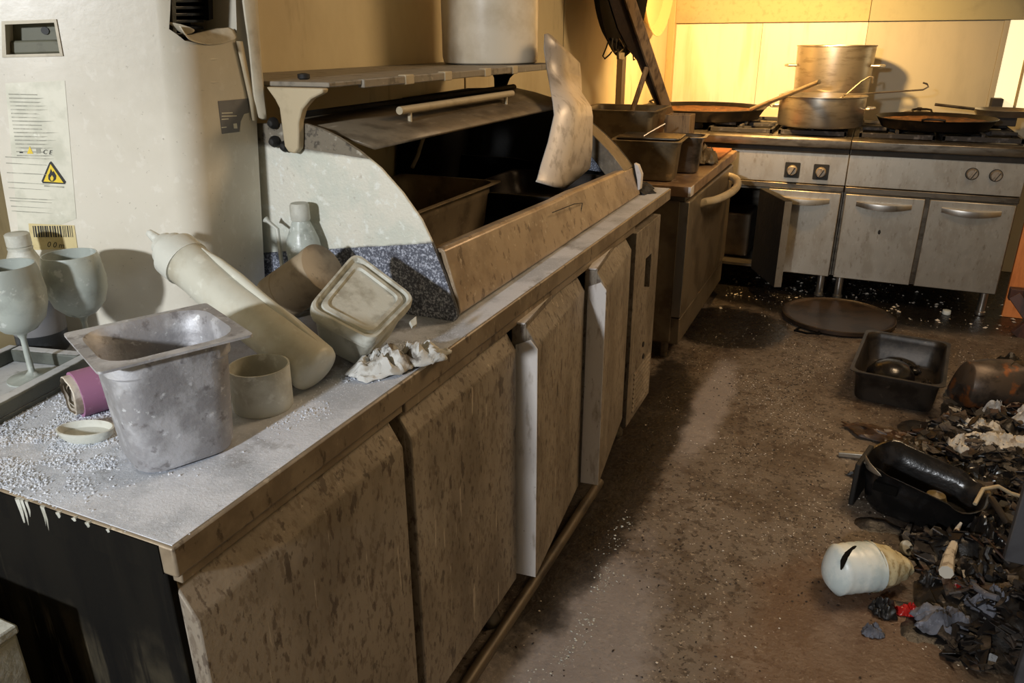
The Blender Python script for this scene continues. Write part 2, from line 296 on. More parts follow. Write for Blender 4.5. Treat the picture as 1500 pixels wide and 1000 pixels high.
m_burnt = mat('burnt_rubble', (28, 26, 25), [((70, 64, 60), 'noise', (26, 26, 26), .54, .66, .7), ((14, 12, 12), 'noise', (12, 12, 12), .5, .66, .7), ((110, 104, 100), 'noise', (90, 90, 90), .66, .71, .7)], .45, 0, .7, 60)
m_shard = mat('burnt_shards', (30, 27, 26), [((78, 70, 64), 'noise', (14, 14, 14), .52, .58, .8), ((120, 110, 102), 'noise', (20, 20, 20), .61, .65, .8), ((70, 44, 30), 'noise', (9, 9, 9), .56, .6, .6)], .4, 0, .3, 90)
m_wet = mat('wet_black_plastic', (22, 21, 21), [((52, 50, 50), 'noise', (12, 12, 12), .5, .68, .6)], .22, 0, .3, 40)
m_ashgrey = mat('ashen_cloth', (104, 106, 116), [((60, 60, 66), 'noise', (20, 20, 20), .45, .62, .8), ((150, 152, 164), 'noise', (60, 60, 60), .58, .66, .6)], .85, 0, .6, 90)
m_ashwhite = mat('ashen_white', (186, 188, 190), [((120, 118, 116), 'noise', (20, 20, 20), .48, .62, .8), ((40, 38, 36), 'noise', (34, 34, 34), .62, .68, .9)], .85, 0, .4, 60)
m_canrust = mat('burnt_tin', (84, 74, 66), [((160, 96, 48), 'noise', (10, 10, 10), .54, .64, .8), ((44, 38, 34), 'noise', (14, 14, 14), .5, .64, .7)], .45, .5, .2, 60)
m_bwhite = mat('melted_white_plastic', (222, 228, 224), [((180, 196, 198), 'noise', (12, 12, 12), .45, .62, .7), ((240, 240, 232), 'noise', (30, 30, 30), .6, .7, .5)], .35, 0, .1, 60)
m_blabel = mat('crumpled_label', (206, 196, 160), [((150, 130, 88), 'noise', (40, 40, 40), .48, .62, .8), ((226, 190, 40), 'noise', (14, 14, 14), .62, .68, .9)], .4, 0, .5, 50)
m_red = mat('red_wrapper', (176, 34, 30), [((90, 20, 18), 'noise', (20, 20, 20), .5, .66, .7)], .3)
m_violet = mat('pale_violet_pack', (150, 146, 176), [((210, 208, 220), 'noise', (30, 30, 30), .52, .66, .7)], .5)
m_ceil = mat('ceiling_paint', (150, 138, 116), [], .9)
m_knob = mat('knob_grey', (150, 140, 126), [((100, 90, 78), 'noise', (40, 40, 40), .5, .66, .7)], .45, .5)
m_drumshade = mat('white_bucket', (214, 204, 184), [((176, 160, 130), 'noise', (5, 5, 5), .48, .66, .6), ((96, 74, 50), 'xf', (.45, .9, 0, .03, 6), 1.63, 1.70, .7)], .35, 0, .05, 40)  # brown layer on one side is the cylinder's shading painted into its colour
m_rail = mat('grimy_pipe', (92, 80, 64), [((50, 42, 34), 'noise', (20, 6, 20), .48, .64, .8)], .5, .3)
m_chip = mat('pale_chips', (205, 196, 182), [], .6)
m_dcrumb = mat('dark_crumbs', (38, 28, 21), [], .6)

# ------------------------------------------------------------------ room shell
XW, YB, ZC = -1.33, 5.6, 2.6
def struct(o): return tag(o, kind='structure')
struct(MB().box((XW-.15, -3.2, -.12), (2.3, YB+.2, 0)).build('floor', m_floor))
wl = struct(MB().box((XW-.15, -3.2, 0), (XW-.008, YB, ZC)).build('wall_left', m_darkpost))
for a, b in ((-3.2, 1.1), (1.104, 2.538), (2.55, 3.524), (3.536, 4.385), (4.455, 5.53)):
    MB().box((XW-.008, a, .0), (XW, b, ZC)).build('wall_panel', m_wall, wl, bevel=.002)
struct(MB().box((XW-.008, 4.388, 0), (XW+.035, 4.452, 1.42)).build('trim_1', m_darkpost, bevel=.004))
struct(MB().box((XW-.004, 5.535, 0), (XW+.045, 5.6, ZC)).build('trim_2', m_trim, bevel=.004))
wb = struct(MB().box((XW-.15, YB+.01, 0), (2.3, YB+.15, ZC)).build('wall_back', m_darkpost))
ZS = 1.492
XJ = at(1272, 34, 'y', YB).x; XK = at(1479, 36, 'y', YB).x
for a, b, mt in ((XW, -.72, m_wallb), (-.718, XJ, m_wallb), (XJ+.002, XK-.03, m_wallg)):
    MB().box((a, YB, 0), (b, YB+.012, ZS)).build('wall_panel', mt, wb, bevel=.0015)
for a, b, mt in ((XW, XJ, m_wallup), (XJ+.002, 2.3, m_wallupg)):
    MB().box((a, YB-.035, ZS+.002), (b, YB+.012, ZC)).build('upper_panel', mt, wb, bevel=.003)
w1 = thing('window_1', None, None, (XK+.4, YB, .95), kind='structure')
MB().box((XK-.03, YB-.012, 0), (XK, YB+.012, ZS)).build('window_frame', m_wallg, w1, bevel=.002)
MB().box((XK, YB-.012, 0), (2.3, YB+.012, .98)).build('window_sill', m_wallg, w1, bevel=.002)
MB().box((XK, YB-.002, .98), (2.3, YB+.008, ZS)).build('window_pane', m_pane, w1)
MB().box((XK+.11, YB-.010, .98), (XK+.125, YB+.002, ZS)).build('window_bar', m_wallup, w1, bevel=.002)
struct(MB().box((2.15, -3.2, 0), (2.3, YB, ZC)).build('wall_right', m_wall))
struct(MB().box((XW-.15, -3.2, ZC), (2.3, YB+.2, ZC+.1)).build('ceiling', m_ceil))

# ------------------------------------------------------------------ refrigerated prep counter
XC, YN, YF, ZT, ZBT = -.602, .458, 2.712, .905, .866
ct = thing('refrigerated_counter', 'long soot-stained stainless refrigerated counter with four doors under a powder-covered worktop', 'counter', (-.95, 1.58, 0))
wt = MB().box((XW+.02, YN, ZBT), (XC, YF, ZT)).build('worktop', m_edge, ct, bevel=.003)
MB().box((XW+.025, YN+.004, ZT-.001), (XC-.004, YF-.004, ZT+.0012)).build('powder_film', m_top, wt)
MB().box((XW+.03, YN-.0015, ZBT+.001), (XC-.02, YN+.002, ZT-.002)).build('scorched_edge', m_endchar, wt)
MB().box((XW+.03, YN+.012, .14), (-.655, YF-.12, ZBT)).build('carcass', m_gap, ct, bevel=.003)
MB().box((XW+.03, YN+.004, .14), (-.625, YN+.016, ZBT)).build('end_panel', m_endchar, ct, bevel=.002)
for px, py, l_, r_ in ((34, 752, .034, .0045), (39, 752, .036, .003), (45, 752, .022, .003), (66, 758, .030, .0022), (69, 760, .034, .0025), (90, 764, .008, .004), (112, 768, .005, .004), (131, 772, .007, .004), (160, 780, .005, .003)):
    q = at(px, py, 'y', YN-.0005); q.z = ZT-.001; MB().tube([q+V((0, 0, .0)), q+V((.001, 0, -l_*.5)), q+V((-.001, 0, -l_))], [r_, r_*.8, r_*.4], 6).build('powder_drip', m_dgrey, wt)
MB().box((-.66, YN+.012, .847), (-.612, .925, ZBT)).build('fascia', m_edge, ct, bevel=.002)
MB().box((-.66, .93, .843), (-.609, 2.28, ZBT)).build('fascia', m_edge, ct, bevel=.002)
prof = [(-.06, .203), (-.004, .203), (0, .207), (0, .795), (-.004, .802), (-.030, .846), (-.06, .846)]
def door(y0, y1, xn, xf, m_side):
    """slab from near edge (xn,y0) to far edge (xf,y1)"""
    d = V((xf-xn, y1-y0, 0)); L = d.length; T = frame((xn, y0, 0), x=(d.y, -d.x, 0), z=(0, 0, 1))
    g = MB()
    g.loft([[T@V((a, t, b)) for a, b in prof] for t in (0, L)])
    return g.build('door', m_front, ct, bevel=.003), T, L
door(.472, .905, XC, XC, m_front)
door(.930, 1.352, XC, XC, m_front)
for y0, y1, xn, xf in ((1.376, 1.795, -.562, -.604), (1.822, 2.245, -.553, -.608)):
    dd, T, L = door(y0, y1, xn, xf, m_front)
    dd.data.materials.append(m_doorside)
    pr = [(-.052, .206), (-.0005, .206), (-.0005, .795), (-.006, .802), (-.016, .815), (-.05, .80)]
    MB().loft([[T@V((a, t, b)) for a, b in pr] for t in (-.003, .0005)]).build('door_edge', m_doorside, dd, bevel=.001)
    MB().loft([[T@V((a, t, b)) for a, b in [(-.05, .8465), (-.031, .8465), (-.029, .850), (-.05, .850)]] for t in (.0, L-.01)]).build('grip_lip', m_doorside, dd)
    MB().loft([[T@V((a, t, b)) for a, b in [(-.031, .806), (-.029, .850), (-.026, .850), (-.027, .806)]] for t in (-.002, L*.97)]).build('grip_cover', m_front, dd)
cp = MB().box((-.66, 2.292, .148), (-.606, 2.60, .835)).build('compressor_panel', m_front, ct, bevel=.003)
cut(cp, MB().box((-.64, 2.425, .60), (-.59, 2.50, .72)))
MB().box((-.66, 2.31, .15), (-.640, 2.58, .83)).build('compressor_void', m_black, cp)
for i in range(9):
    z = .175+i*.018
    MB().prism([(-.6065, z), (-.602, z+.002), (-.6065, z+.010)], 'y', 2.36, 2.57).build('louvre', m_front, cp)
for k, dz in ((0, .40), (1, .35)):
    MB().lathe([(.0, 0), (.010, 0), (.010, .004), (0, .004)], 10, zaxis((-.607, 2.46+k*.012, dz), (-.5, 2.46+k*.012, dz))[0]).build('switch', m_char, cp)
MB().box((XW+.03, 2.60, .14), (-.66, YF-.01, ZBT)).build('rear_bay', m_char, ct)
MB().tube([(-.64, .5, .045), (-.636, 1.2, .05), (-.628, 1.7, .052), (-.622, 2.06, .06)], .016, 10).build('foot_pipe', m_rail, ct)
for yy in (.56, 1.4, 2.5):
    for xx in (-1.2, -.70): MB().lathe([(.028, 0), (.028, .02), (.02, .03), (.02, .145)], 14, Matrix.Translation((xx, yy, 0))).build('leg', m_steeld, ct)

# low box at the near end of the counter
p0 = at(22, 915, 'y', .39)
lb = thing('undercounter_chest', 'dusty brown low chest standing at the charred end of the counter', 'chest', (-1.05, 0., 0))
MB().box((XW+.02, -.5, .06), (p0.x, .39, p0.z-.012)).build('body', m_dgrey, lb, bevel=.004)
MB().box((XW+.02, -.5, p0.z-.012), (p0.x+.002, .392, p0.z)).build('lid', m_dgrey, lb, bevel=.003)
MB().box((XW+.1, -.4, 0), (p0.x-.06, .3, .061)).build('plinth', m_char, lb)

# ------------------------------------------------------------------ topping display case on the counter
vc = thing('topping_display_case', 'burnt topping display case with curved dusty end panels and lifted lid, built on the worktop', 'display case', (-.98, 1.87, ZT))
Y0, Y1 = 1.20, 2.53
arc = [(-.966, 1.257), (-.925, 1.248), (-.89, 1.235), (-.846, 1.212), (-.804, 1.184), (-.760, 1.142), (-.722, 1.095), (-.697, 1.046), (-.676, .996), (-.662, .955), (-.653, .928), (-.652, .915), (-.658, ZT+.001)]
def archpoly(s=0.): return [(XW+.01, ZT+.001), (XW+.01, 1.225), (-1.15, 1.25)]+arc
sp = MB().prism(archpoly(), 'y', Y0-.008, Y0).build('side_panel', m_arch, vc, bevel=.002)
def clip(poly, f):
    out = []
    for i, p in enumerate(poly):
        q = poly[(i+1) % len(poly)]; a, b = f(p), f(q)
        if a >= 0: out.append(p)
        if a*b < 0: t = a/(a-b); out.append((p[0]+(q[0]-p[0])*t, p[1]+(q[1]-p[1])*t))
    return out
MB().prism(clip(archpoly(), lambda p: 1.026+.15*(p[0]+.88)-p[1]), 'y', Y0-.0115, Y0-.0075).build('lower_band', m_archlow, sp, bevel=.0015)
MB().prism(clip(archpoly(), lambda p: p[1]-1.207+.08*(p[0]+.93)), 'y', Y0-.010, Y0-.0075).build('upper_band', m_archtop, sp, bevel=.001)
for px, py in ((404, 207), (420, 214), (402, 180)):
    q = at(px, py, 'y', Y0-.014); T, L = zaxis(q, q+V((0, -.014, 0)))
    MB().lathe([(.004, -.006), (.011, 0), (.011, .006), (.006, .014), (0.002, .015)], 12, T).build('bolt', m_char, sp)
# far end panel, outer grey band
fpoly = [(XW+.01, ZT+.001), (XW+.01, 1.24), (-1.166, 1.246), (-1.08, 1.232), (-1.0, 1.212), (-.93, 1.186), (-.86, 1.150), (-.80, 1.106), (-.752, 1.064), (-.72, 1.03), (-.695, 1.0), (-.676, .96), (-.670, .92), (-.68, ZT+.001)]
fp = MB().prism(fpoly, 'y', Y1, Y1+.012).build('side_panel', m_char, vc, bevel=.002)
inner = [(-.86, 1.150), (-.80, 1.106), (-.752, 1.064), (-.72, 1.03), (-.695, 1.0), (-.76, .985), (-.80, 1.03), (-.845, 1.08), (-.885, 1.11), (-.92, 1.145), (-.90, 1.170)]
MB().prism(inner, 'y', Y1-.10, Y1+.001).build('curved_edge', m_lid, fp, bevel=.002)
MB().prism([(-.80, 1.03), (-.76, .985), (-.74, .96), (-.86, .955), (-.86, 1.06), (-.845, 1.08)], 'y', Y1-.03, Y1-.004).build('powdered_corner', m_archlow, fp)
MB().prism([(-.672, .925), (-.664, .93), (-.662, .98), (-.676, 1.01), (-.69, 1.015), (-.684, .99), (-.676, .96)], 'y', Y1-.012, Y1+.014).build('end_cap', m_doorside, fp, bevel=.002)
# front panel
def fprof(k):
    t = k
    return [(-.662-.014*t, ZT+.003), (-.652-.016*t, ZT+.012), (-.655-.022*t, ZT+.035), (-.682-.016*t, 1.035-.035*t), (-.690-.016*t, 1.040-.035*t), (-.715-.016*t, 1.036-.035*t), (-.715-.016*t, 1.030-.035*t), (-.691-.016*t, 1.030-.035*t), (-.668-.02*t, ZT+.03)]
ys = [Y0+.002, 1.5, 1.80, 1.95, 2.02, 2.2, Y1-.002]
fpan = MB().loft([[V((a+(.003*math.sin(y*23)), y, b+.003*math.sin(y*17))) for a, b in fprof((y-Y0)/(Y1-Y0))] for y in ys]).build('front_panel', m_case, vc, bevel=.002)
MB().tube([at(807, 311, 'x', -.676)+V((.004, 0, 0)), at(835, 298, 'x', -.676)+V((.012, 0, 0)), at(850, 297, 'x', -.68)+V((.006, 0, 0)), at(848, 318, 'x', -.676)+V((.003, 0, 0))], .0012, 6).build('torn_wire', m_char, fpan)
# well
wl_ = MB().box((XW+.02, Y0+.002, ZT+.001), (-.70, Y1-.002, ZT+.006)).build('well_floor', m_char, vc)
MB().prism([(2.02, ZT+.006), (2.06, 1.12), (2.10, 1.235), (2.52, 1.24), (2.52, ZT+.006)], 'x', XW+.012, XW+.03).build('back_panel', m_black, vc)
MB().prism([(XW+.02, ZT+.006), (XW+.02, 1.02), (-1.10, 1.02), (-.72, .985), (-.72, ZT+.006)], 'y', 2.44, 2.452).build('divider', m_black, vc)
MB().tube([at(604, 245, 'x', -1.26), at(612, 228, 'x', -1.26), at(618, 208, 'x', -1.26), at(622, 198, 'x', -1.26)], .006, 8).build('side_strap', m_beige, vc)
# lid with handle
lid = MB().grid([[V((x, y, z)) for x, z in ((-1.03, 1.258), (-.96, 1.246), (-.89, 1.228), (-.835, 1.214))] for y in (1.225, 1.5, 1.8, 2.1, 2.3)]).build('lid', m_lid, vc, solid=.006)
h0, h1 = at(585, 162, 'z', 1.262), at(750, 139, 'z', 1.262)
h1 = V((h0.x, h1.y*h0.x/h1.x if abs(h1.x) > .1 else 1.8, h0.z)); h1 = at(750, 139, 'x', h0.x); h1.z = h0.z
hb = MB().tube([h0, h1], .0085, 12).build('handle', m_beige, lid)
for t in (.07, .93):
    q = h0.lerp(h1, t); MB().tube([q, V((q.x, q.y, 1.228))], .005, 10).build('handle_post', m_beige, hb)
MB().tube([(-1.03, 1.23, 1.262), (-1.03, 2.3, 1.262)], .009, 8).build('hinge_rod', m_char, lid)
# shelf over the case
sh = MB().box((XW+.005, 1.196, 1.322), (-.905, 2.42, 1.331)).build('shelf', m_shelf, vc, bevel=.002)
MB().box((-.915, 1.30, 1.316), (-.900, 2.42, 1.332)).build('shelf_edge', m_shelf, sh, bevel=.002)
for i, yy in enumerate((1.45, 1.62, 1.83, 2.0)):
    MB().box((-.918, yy, 1.314), (-.8985, yy+.035, 1.334)).build('edge_clip', m_beige, sh, bevel=.002)
MB().lathe([(.008, 0), (.012, .002), (.012, .01), (.004, .012)], 12, Matrix.Translation((-1.02, 1.27, 1.331))).build('bolt', m_char, sh)
brk = [(-1.03, 1.322), (-.90, 1.322), (-.902, 1.314), (-.93, 1.303), (-.952, 1.284), (-.963, 1.26), (-.966, 1.235), (-.970, 1.212), (-.980, 1.203), (-.994, 1.205), (-1.002, 1.216), (-1.003, 1.25), (-1.004, 1.285), (-1.012, 1.30)]
br = MB().prism(brk, 'y', 1.170, 1.188).build('bracket', m_beige, vc, bevel=.003)
b2 = br.copy(); C.objects.link(b2); b2.parent = vc; b2.location = br.location+V((-.13, 1.2, -.0)); b2.data = br.data.copy(); b2.data.materials[0] = m_black
# gastronorm pans in the well
g1 = pan(MB(), rz((-1.075, 1.615, ZT+.006), 0), .165, .335, .122, wr=.05).build('gastronorm_pan', m_gnb, None)
tag(g1, 'soot-browned deep steel pan with pointed rim corner inside the display case', 'pan', 'pans in the display case')
g2 = pan(MB(), rz((-.915, 2.215, ZT+.006), 0), .175, .215, .075, wr=.05).build('gastronorm_pan', m_gnd, None)
tag(g2, 'shallow blackened steel tray inside the display case below the hanging warped sheet', 'tray', 'pans in the display case')
# hanging warped sheet
rows_px = [((798, 50), (803, 49), (808, 52)), ((797, 72), (825, 74), (849, 92)), ((801, 100), (826, 104), (851, 113)), ((806, 128), (832, 130), (852, 136)), ((810, 150), (840, 149), (866, 157)),
           ((812, 168), (842, 172), (868, 170)), ((803, 208), (836, 212), (867, 216)), ((793, 240), (828, 246), (864, 246)), ((787, 262), (822, 268), (846, 262)), ((785, 266), (812, 274), (828, 276))]
rows = []
for i, r in enumerate(rows_px):
    row = []
    for j, (px, py) in enumerate(r):
        xd = (-.902, -.902, -.898, -.860, -.806, -.794, -.79, -.79, -.79, -.79)[i]+(.012 if j == 1 and i > 2 else 0)
        row.append(at(px, py, 'x', xd))
    rows.append(row)
ws = MB().grid(rows).build('warped_sheet', mat('warped_pale_sheet', (206, 196, 184), [((150, 138, 124), 'noise', (22, 22, 22), .5, .64, .7), ((90, 78, 64), 'xf', (0, 0, 1, .06, 14), 1.255, 1.30, .6), ((70, 60, 50), 'noise', (90, 90, 90), .67, .71, .6)], .4, .1, .1, 40), None, solid=.003, smooth=70)
tag(ws, 'twisted pale sheet hanging from the shelf end into the display case', 'sheet')
# white bucket on the shelf
bc = at(720, 104, 'z', 1.331); q0 = at(718, 60, 'x', -1.10)
bk = thing('white_drum', 'tall pale cylindrical drum standing on the shelf above the display case', 'drum', (-1.10, q0.y, 1.332))
R_ = .148
MB().lathe([(.0, .0), (R_-.012, 0), (R_-.004, .004), (R_, .02), (R_, .25), (R_+.003, .42), (R_+.003, .5), (R_-.004, .5), (R_-.006, .43), (R_-.008, .02), (0, .012)], 48, Matrix.Translation((-1.10, q0.y, 1.332)), False).build('drum_wall', m_drumshade, bk)
MB().lathe([(R_+.004, .405), (R_+.009, .41), (R_+.009, .425), (R_+.004, .43)], 48, Matrix.Translation((-1.10, q0.y, 1.332)), False).build('rim_band', m_drumshade, bk)

# ------------------------------------------------------------------ white refrigeration appliance on the counter
LEAN = V((RT.x, RT.y, 0)).normalized()*.075
def lean(x, y, z): return V((x, y, z))+LEAN*(z-ZT)
A_, B_, C_, D_ = V((-1.318, .805)), V((-1.064, .975)), V((-1.090, 1.170)), V((-1.318, 1.170))
def roundcorner(a, b, c, r, n=10):
    u = (a-b).normalized(); v = (c-b).normalized(); t = r; p, q = b+u*t, b+v*t
    return [p.lerp(b, s).lerp(b.lerp(q, s), s) for s in [i/n for i in range(n+1)]]
plan = [A_]+roundcorner(A_, B_, C_, .038)+roundcorner(B_, C_, D_, .012, 3)+[D_]
ap = thing('refrigeration_appliance', 'large dusty white refrigeration cabinet with printed label sheet and torn vent, leaning on the worktop', 'appliance', (-1.2, 1.0, ZT+.001))
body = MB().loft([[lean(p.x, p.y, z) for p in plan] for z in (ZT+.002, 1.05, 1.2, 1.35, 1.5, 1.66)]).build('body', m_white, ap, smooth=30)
pA = lean(A_.x, A_.y, 1.2); tA = (lean(B_.x, B_.y, 1.2)-pA).normalized(); vz = (V((0, 0, 1))+LEAN).normalized()
nA = tA.cross(vz).normalized(); nA = nA if nA.dot(CAM-pA) > 0 else -nA
pB = lean(B_.x, B_.y, 1.2); tB = (lean(C_.x, C_.y, 1.2)-pB).normalized(); nB = tB.cross(vz).normalized(); nB = nB if nB.dot(CAM-pB) > 0 else -nB
def decal(pts, pn, off=.0006, th=.0006, mb=None):
    p, n = pn; mb = mb or MB()
    base = [onplane(a, b, p, n) for a, b in pts]
    return mb.loft([[q+n*(off-th) for q in base], [q+n*off for q in base]])
FA, FB = (pA, nA), (pB, nB)
# grip recess
cut(body, MB().loft([[onplane(a, b, *FA)+nA*d for a, b in ((8, 36), (80, 33), (88, 78), (10, 80))] for d in (-.03, .02)]))
gr = MB().loft([[onplane(a, b, *FA)-nA*d for a, b in q] for q, d in ((((8, 36), (80, 33), (88, 78), (10, 80)), .0296), (((8, 36), (80, 33), (88, 78), (10, 80)), .026))]).build('grip_recess', m_recess, ap)
MB().loft([[onplane(a, b, *FA)-nA*d for a, b in ((9, 60), (86, 58), (88, 78), (10, 80))] for d in (.026, .012)]).build('grip_lip', m_recess, gr, bevel=.003)
fr_ = MB()
ring_o = ((3, 31), (83, 28), (93, 82), (4, 84)); ring_i = ((8, 36), (80, 33), (88, 78), (10, 80))
for i in range(4):
    j = (i+1) % 4; decal((ring_o[i], ring_o[j], ring_i[j], ring_i[i]), FA, .0022, .003, fr_)
fr_.build('grip_frame', m_strip, gr)
q = onplane(57, 45, *FA)-nA*.0255; MB().lathe([(0, 0), (.006, 0), (.006, .002), (0, .002)], 10, zaxis(q, q+nA)[0]).build('screw', m_ink, gr)
# label sheet, print
ls = decal(((8, 122), (95, 118), (112, 320), (28, 352)), FA, .0006).build('label_sheet', m_sheet, ap)
tx = MB(); random.seed(3)
for i in range(17):
    y = 137+i*5.6; x0 = 13+i*.75
    decal(((x0, y), (x0+random.uniform(34, 66), y+1.0), (x0+60*.7, y+2.4), (x0, y+1.7)), FA, .0012, .0006, tx)
for i, y in enumerate((229, 238, 252, 266, 274, 289, 293, 301, 308)):
    x0 = 8+i*1.2; decal(((x0, y), (x0+random.uniform(40, 76), y+3.4), (x0+60, y+4.2), (x0, y+1.2)), FA, .0012, .0006, tx)
tx.build('text_lines', m_label, ls)
def text(s, px, py, hpx, pn, mt, parent, name='lettering'):
    cu = bpy.data.curves.new('t', 'FONT'); cu.body = s; cu.size = 1; to = bpy.data.objects.new('t', cu); C.objects.link(to)
    bpy.context.view_layer.update(); me = bpy.data.meshes.new_from_object(to.evaluated_get(bpy.context.evaluated_depsgraph_get())); bpy.data.objects.remove(to)
    p, n = pn; o = onplane(px, py, p, n); ex = (onplane(px+10, py+.8, p, n)-o)/10; ey = (onplane(px+2, py-10, p, n)-o)/10
    mb = MB().add([o+ex*v.co.x*hpx+ey*v.co.y*hpx+n*.0014 for v in me.vertices], [tuple(f.vertices) for f in me.polygons])
    return mb.build(name, mt, parent, smooth=0)
text('C E', 63, 225, 9, FA, m_ink, ls)
decal(((29, 222), (34, 222), (34, 224), (29, 224)), FA, .0013).build('bin_mark', m_ink, ls)
decal(((40, 225), (44, 214), (49, 225)), FA, .0013).build('small_triangle', m_yellow, ls)
decal(((53, 217), (59, 216), (60, 224), (54, 225)), FA, .0013).build('small_mark', m_label, ls)
tri_o = ((74, 236), (97, 269), (61, 267)); tri_i = ((74.5, 240), (93.5, 267.5), (64.5, 265.5))
tb = decal(((72.6, 238), (75, 236), (77, 238), (97, 266), (95.5, 269.5), (63, 268), (61.2, 265)), FA, .0012).build('warning_sign', m_ink, ls)
decal(tri_i, FA, .0018).build('yellow_field', m_yellow, tb)
decal(((75, 247), (77.5, 252), (79, 250), (83, 257), (82.5, 262), (79, 265.5), (75, 265.5), (71.5, 262), (71.5, 256), (73.5, 253)), FA, .0024).build('flame', m_ink, tb)
decal(((77, 256), (79.5, 260), (78.5, 264), (75.5, 264), (74.5, 260)), FA, .0029).build('flame_core', m_yellow, tb)
decal(((65, 271), (94, 273), (94, 275), (65, 273)), FA, .0012).build('caption', m_label, ls)
st = decal(((42, 327), (109, 330), (114, 364), (46, 366)), FA, .0010).build('barcode_sticker', m_cream, ap)
bcx = MB(); x = 48.
while x < 106:
    wd = random.choice((.8, .8, 1.5, 2.2)); decal(((x, 330.5), (x+wd, 330.5), (x+wd+2.2, 347), (x+2.2, 347)), FA, .0014, .0004, bcx); x += wd+random.choice((.9, 1.3, 2.0))
bcx.build('barcode', m_ink, st)
text('0 0 m', 69, 361, 11, FA, m_ink, st)
# grey sticker and vent on the side face
gs = decal(((319, 148), (364, 144), (365, 176), (352, 178), (350, 193), (325, 196)), FB, .0008).build('grey_sticker', m_greylab, ap)
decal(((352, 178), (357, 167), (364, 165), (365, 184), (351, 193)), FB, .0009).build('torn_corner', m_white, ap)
for y, l in ((165, 16), (169.5, 22), (174, 10), (186, 7)):
    decal(((324, y), (324+l, y-.6), (324+l, y+.7), (324, y+1.3)), FB, .0013).build('print_line', m_sheet, gs)
decal(((341, 181), (346, 180.5), (347, 188), (342, 188)), FB, .0013).build('print_mark', m_sheet, gs)
vq = [(261, -40), (344, -40), (347, 48), (330, 60), (300, 66), (275, 60), (263, 44)]
cut(body, MB().loft([[onplane(a, b, *FB)+nB*d for a, b in vq] for d in (-.10, .03)]))
vp = MB().loft([[onplane(a, b, *FB)-nB*d for a, b in vq] for d in (.0995, .096)]).build('vent_cavity', m_black, ap)
for i in range(9):
    y = -28+i*10.; MB().loft([[onplane(a, b, *FB)-nB*d for a, b in ((285, y), (334, y-1), (335, y+4.2), (285, y+5))] for d in (.094, .05)]).build('vent_slat', m_wet, vp, bevel=.001)
MB().loft([[onplane(a, b, *FB)-nB*d for a, b in ((280, -35), (287, -35), (289, 52), (284, 50))] for d in (.09, .04)]).build('vent_post', m_wet, vp)
MB().loft([[onplane(a, b, *FB)-nB*d for a, b in ((333, -35), (340, -35), (341, 30), (335, 32))] for d in (.09, .04)]).build('vent_post', m_wet, vp)
flap = MB().grid([[onplane(a, b, *FB)-nB*d for a, b, d in r] for r in (((262, 32, .0), (275, 42, .02), (288, 56, .03), (310, 48, .03), (345, 34, .0)), ((266, 48, -.004), (280, 58, .004), (300, 63, .01), (322, 61, .006), (347, 52, -.002)), ((272, 58, -.004), (285, 63, -.004), (305, 66, -.004), (325, 64, -.004), (347, 56, -.004)))]).build('melted_flap', m_strip, ap, solid=.002, sub=1)
MB().grid([[onplane(a, b, *FB)-nB*d for a, b, d in r] for r in (((262, 34, .03), (266, 33, .02), (274, 38, .01)), ((268, 38, .02), (278, 36, -.002), (283, 42, .0)), ((280, 54, .02), (287, 50, .004), (289, 44, .004)))]).build('curled_plastic', m_strip, ap, solid=.002, sub=1)
for pts, dd in (((((341, -30), (371, -30)), ((347, 30), (374, 30)), ((353, 70), (376, 70)), ((360, 115), (379, 115)), ((368, 155), (381, 150)), ((372, 176), (384, 174))), .010),):
    MB().grid([[onplane(a, b, *FB)+nB*(dd+.006*math.sin(i)), onplane((a+c)/2, (b+d)/2, *FB)+nB*(dd+.014), onplane(c, d, *FB)+nB*(dd-.004)] for i, ((a, b), (c, d)) in enumerate(pts)]).build('hanging_strip', m_strip, ap, solid=.004, sub=1)
MB().grid([[onplane(a, b, *FB)+nB*.004, onplane(c, d, *FB)+nB*.008] for (a, b), (c, d) in (((343, 60), (349, 60)), ((352, 100), (358, 105)), ((362, 145), (368, 145)), ((367, 176), (371, 176)))]).build('hanging_strip', m_beige, ap, solid=.003)
for y, k in ((88, 0), (120, 1)):
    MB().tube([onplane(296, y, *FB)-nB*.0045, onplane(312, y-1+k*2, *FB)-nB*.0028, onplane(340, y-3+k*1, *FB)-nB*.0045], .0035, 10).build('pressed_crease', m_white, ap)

# ------------------------------------------------------------------ things on the counter
# big gastronorm pan
zr = 1.068
cs = [at(76, 491, 'z', zr), at(296, 445, 'z', zr), at(378, 487, 'z', zr), at(160, 542, 'z', zr)]
cen = (cs[0]+cs[1]+cs[2]+cs[3])/4; la = ((cs[1]-cs[0])+(cs[2]-cs[3]))/2; sa = ((cs[2]-cs[1])+(cs[3]-cs[0]))/2
T = frame((cen.x, cen.y, ZT+.001), x=la, z=(0, 0, 1))
gp = pan(MB(), T, la.length/2, sa.length/2, zr-ZT-.001, fl=.015, rim_r=.006, wr=.036, taper=.010).build('gastronorm_pan', m_gn, None)
tag(gp, 'deep powder-coated steel gastronorm pan standing at the near corner of the worktop', 'pan')
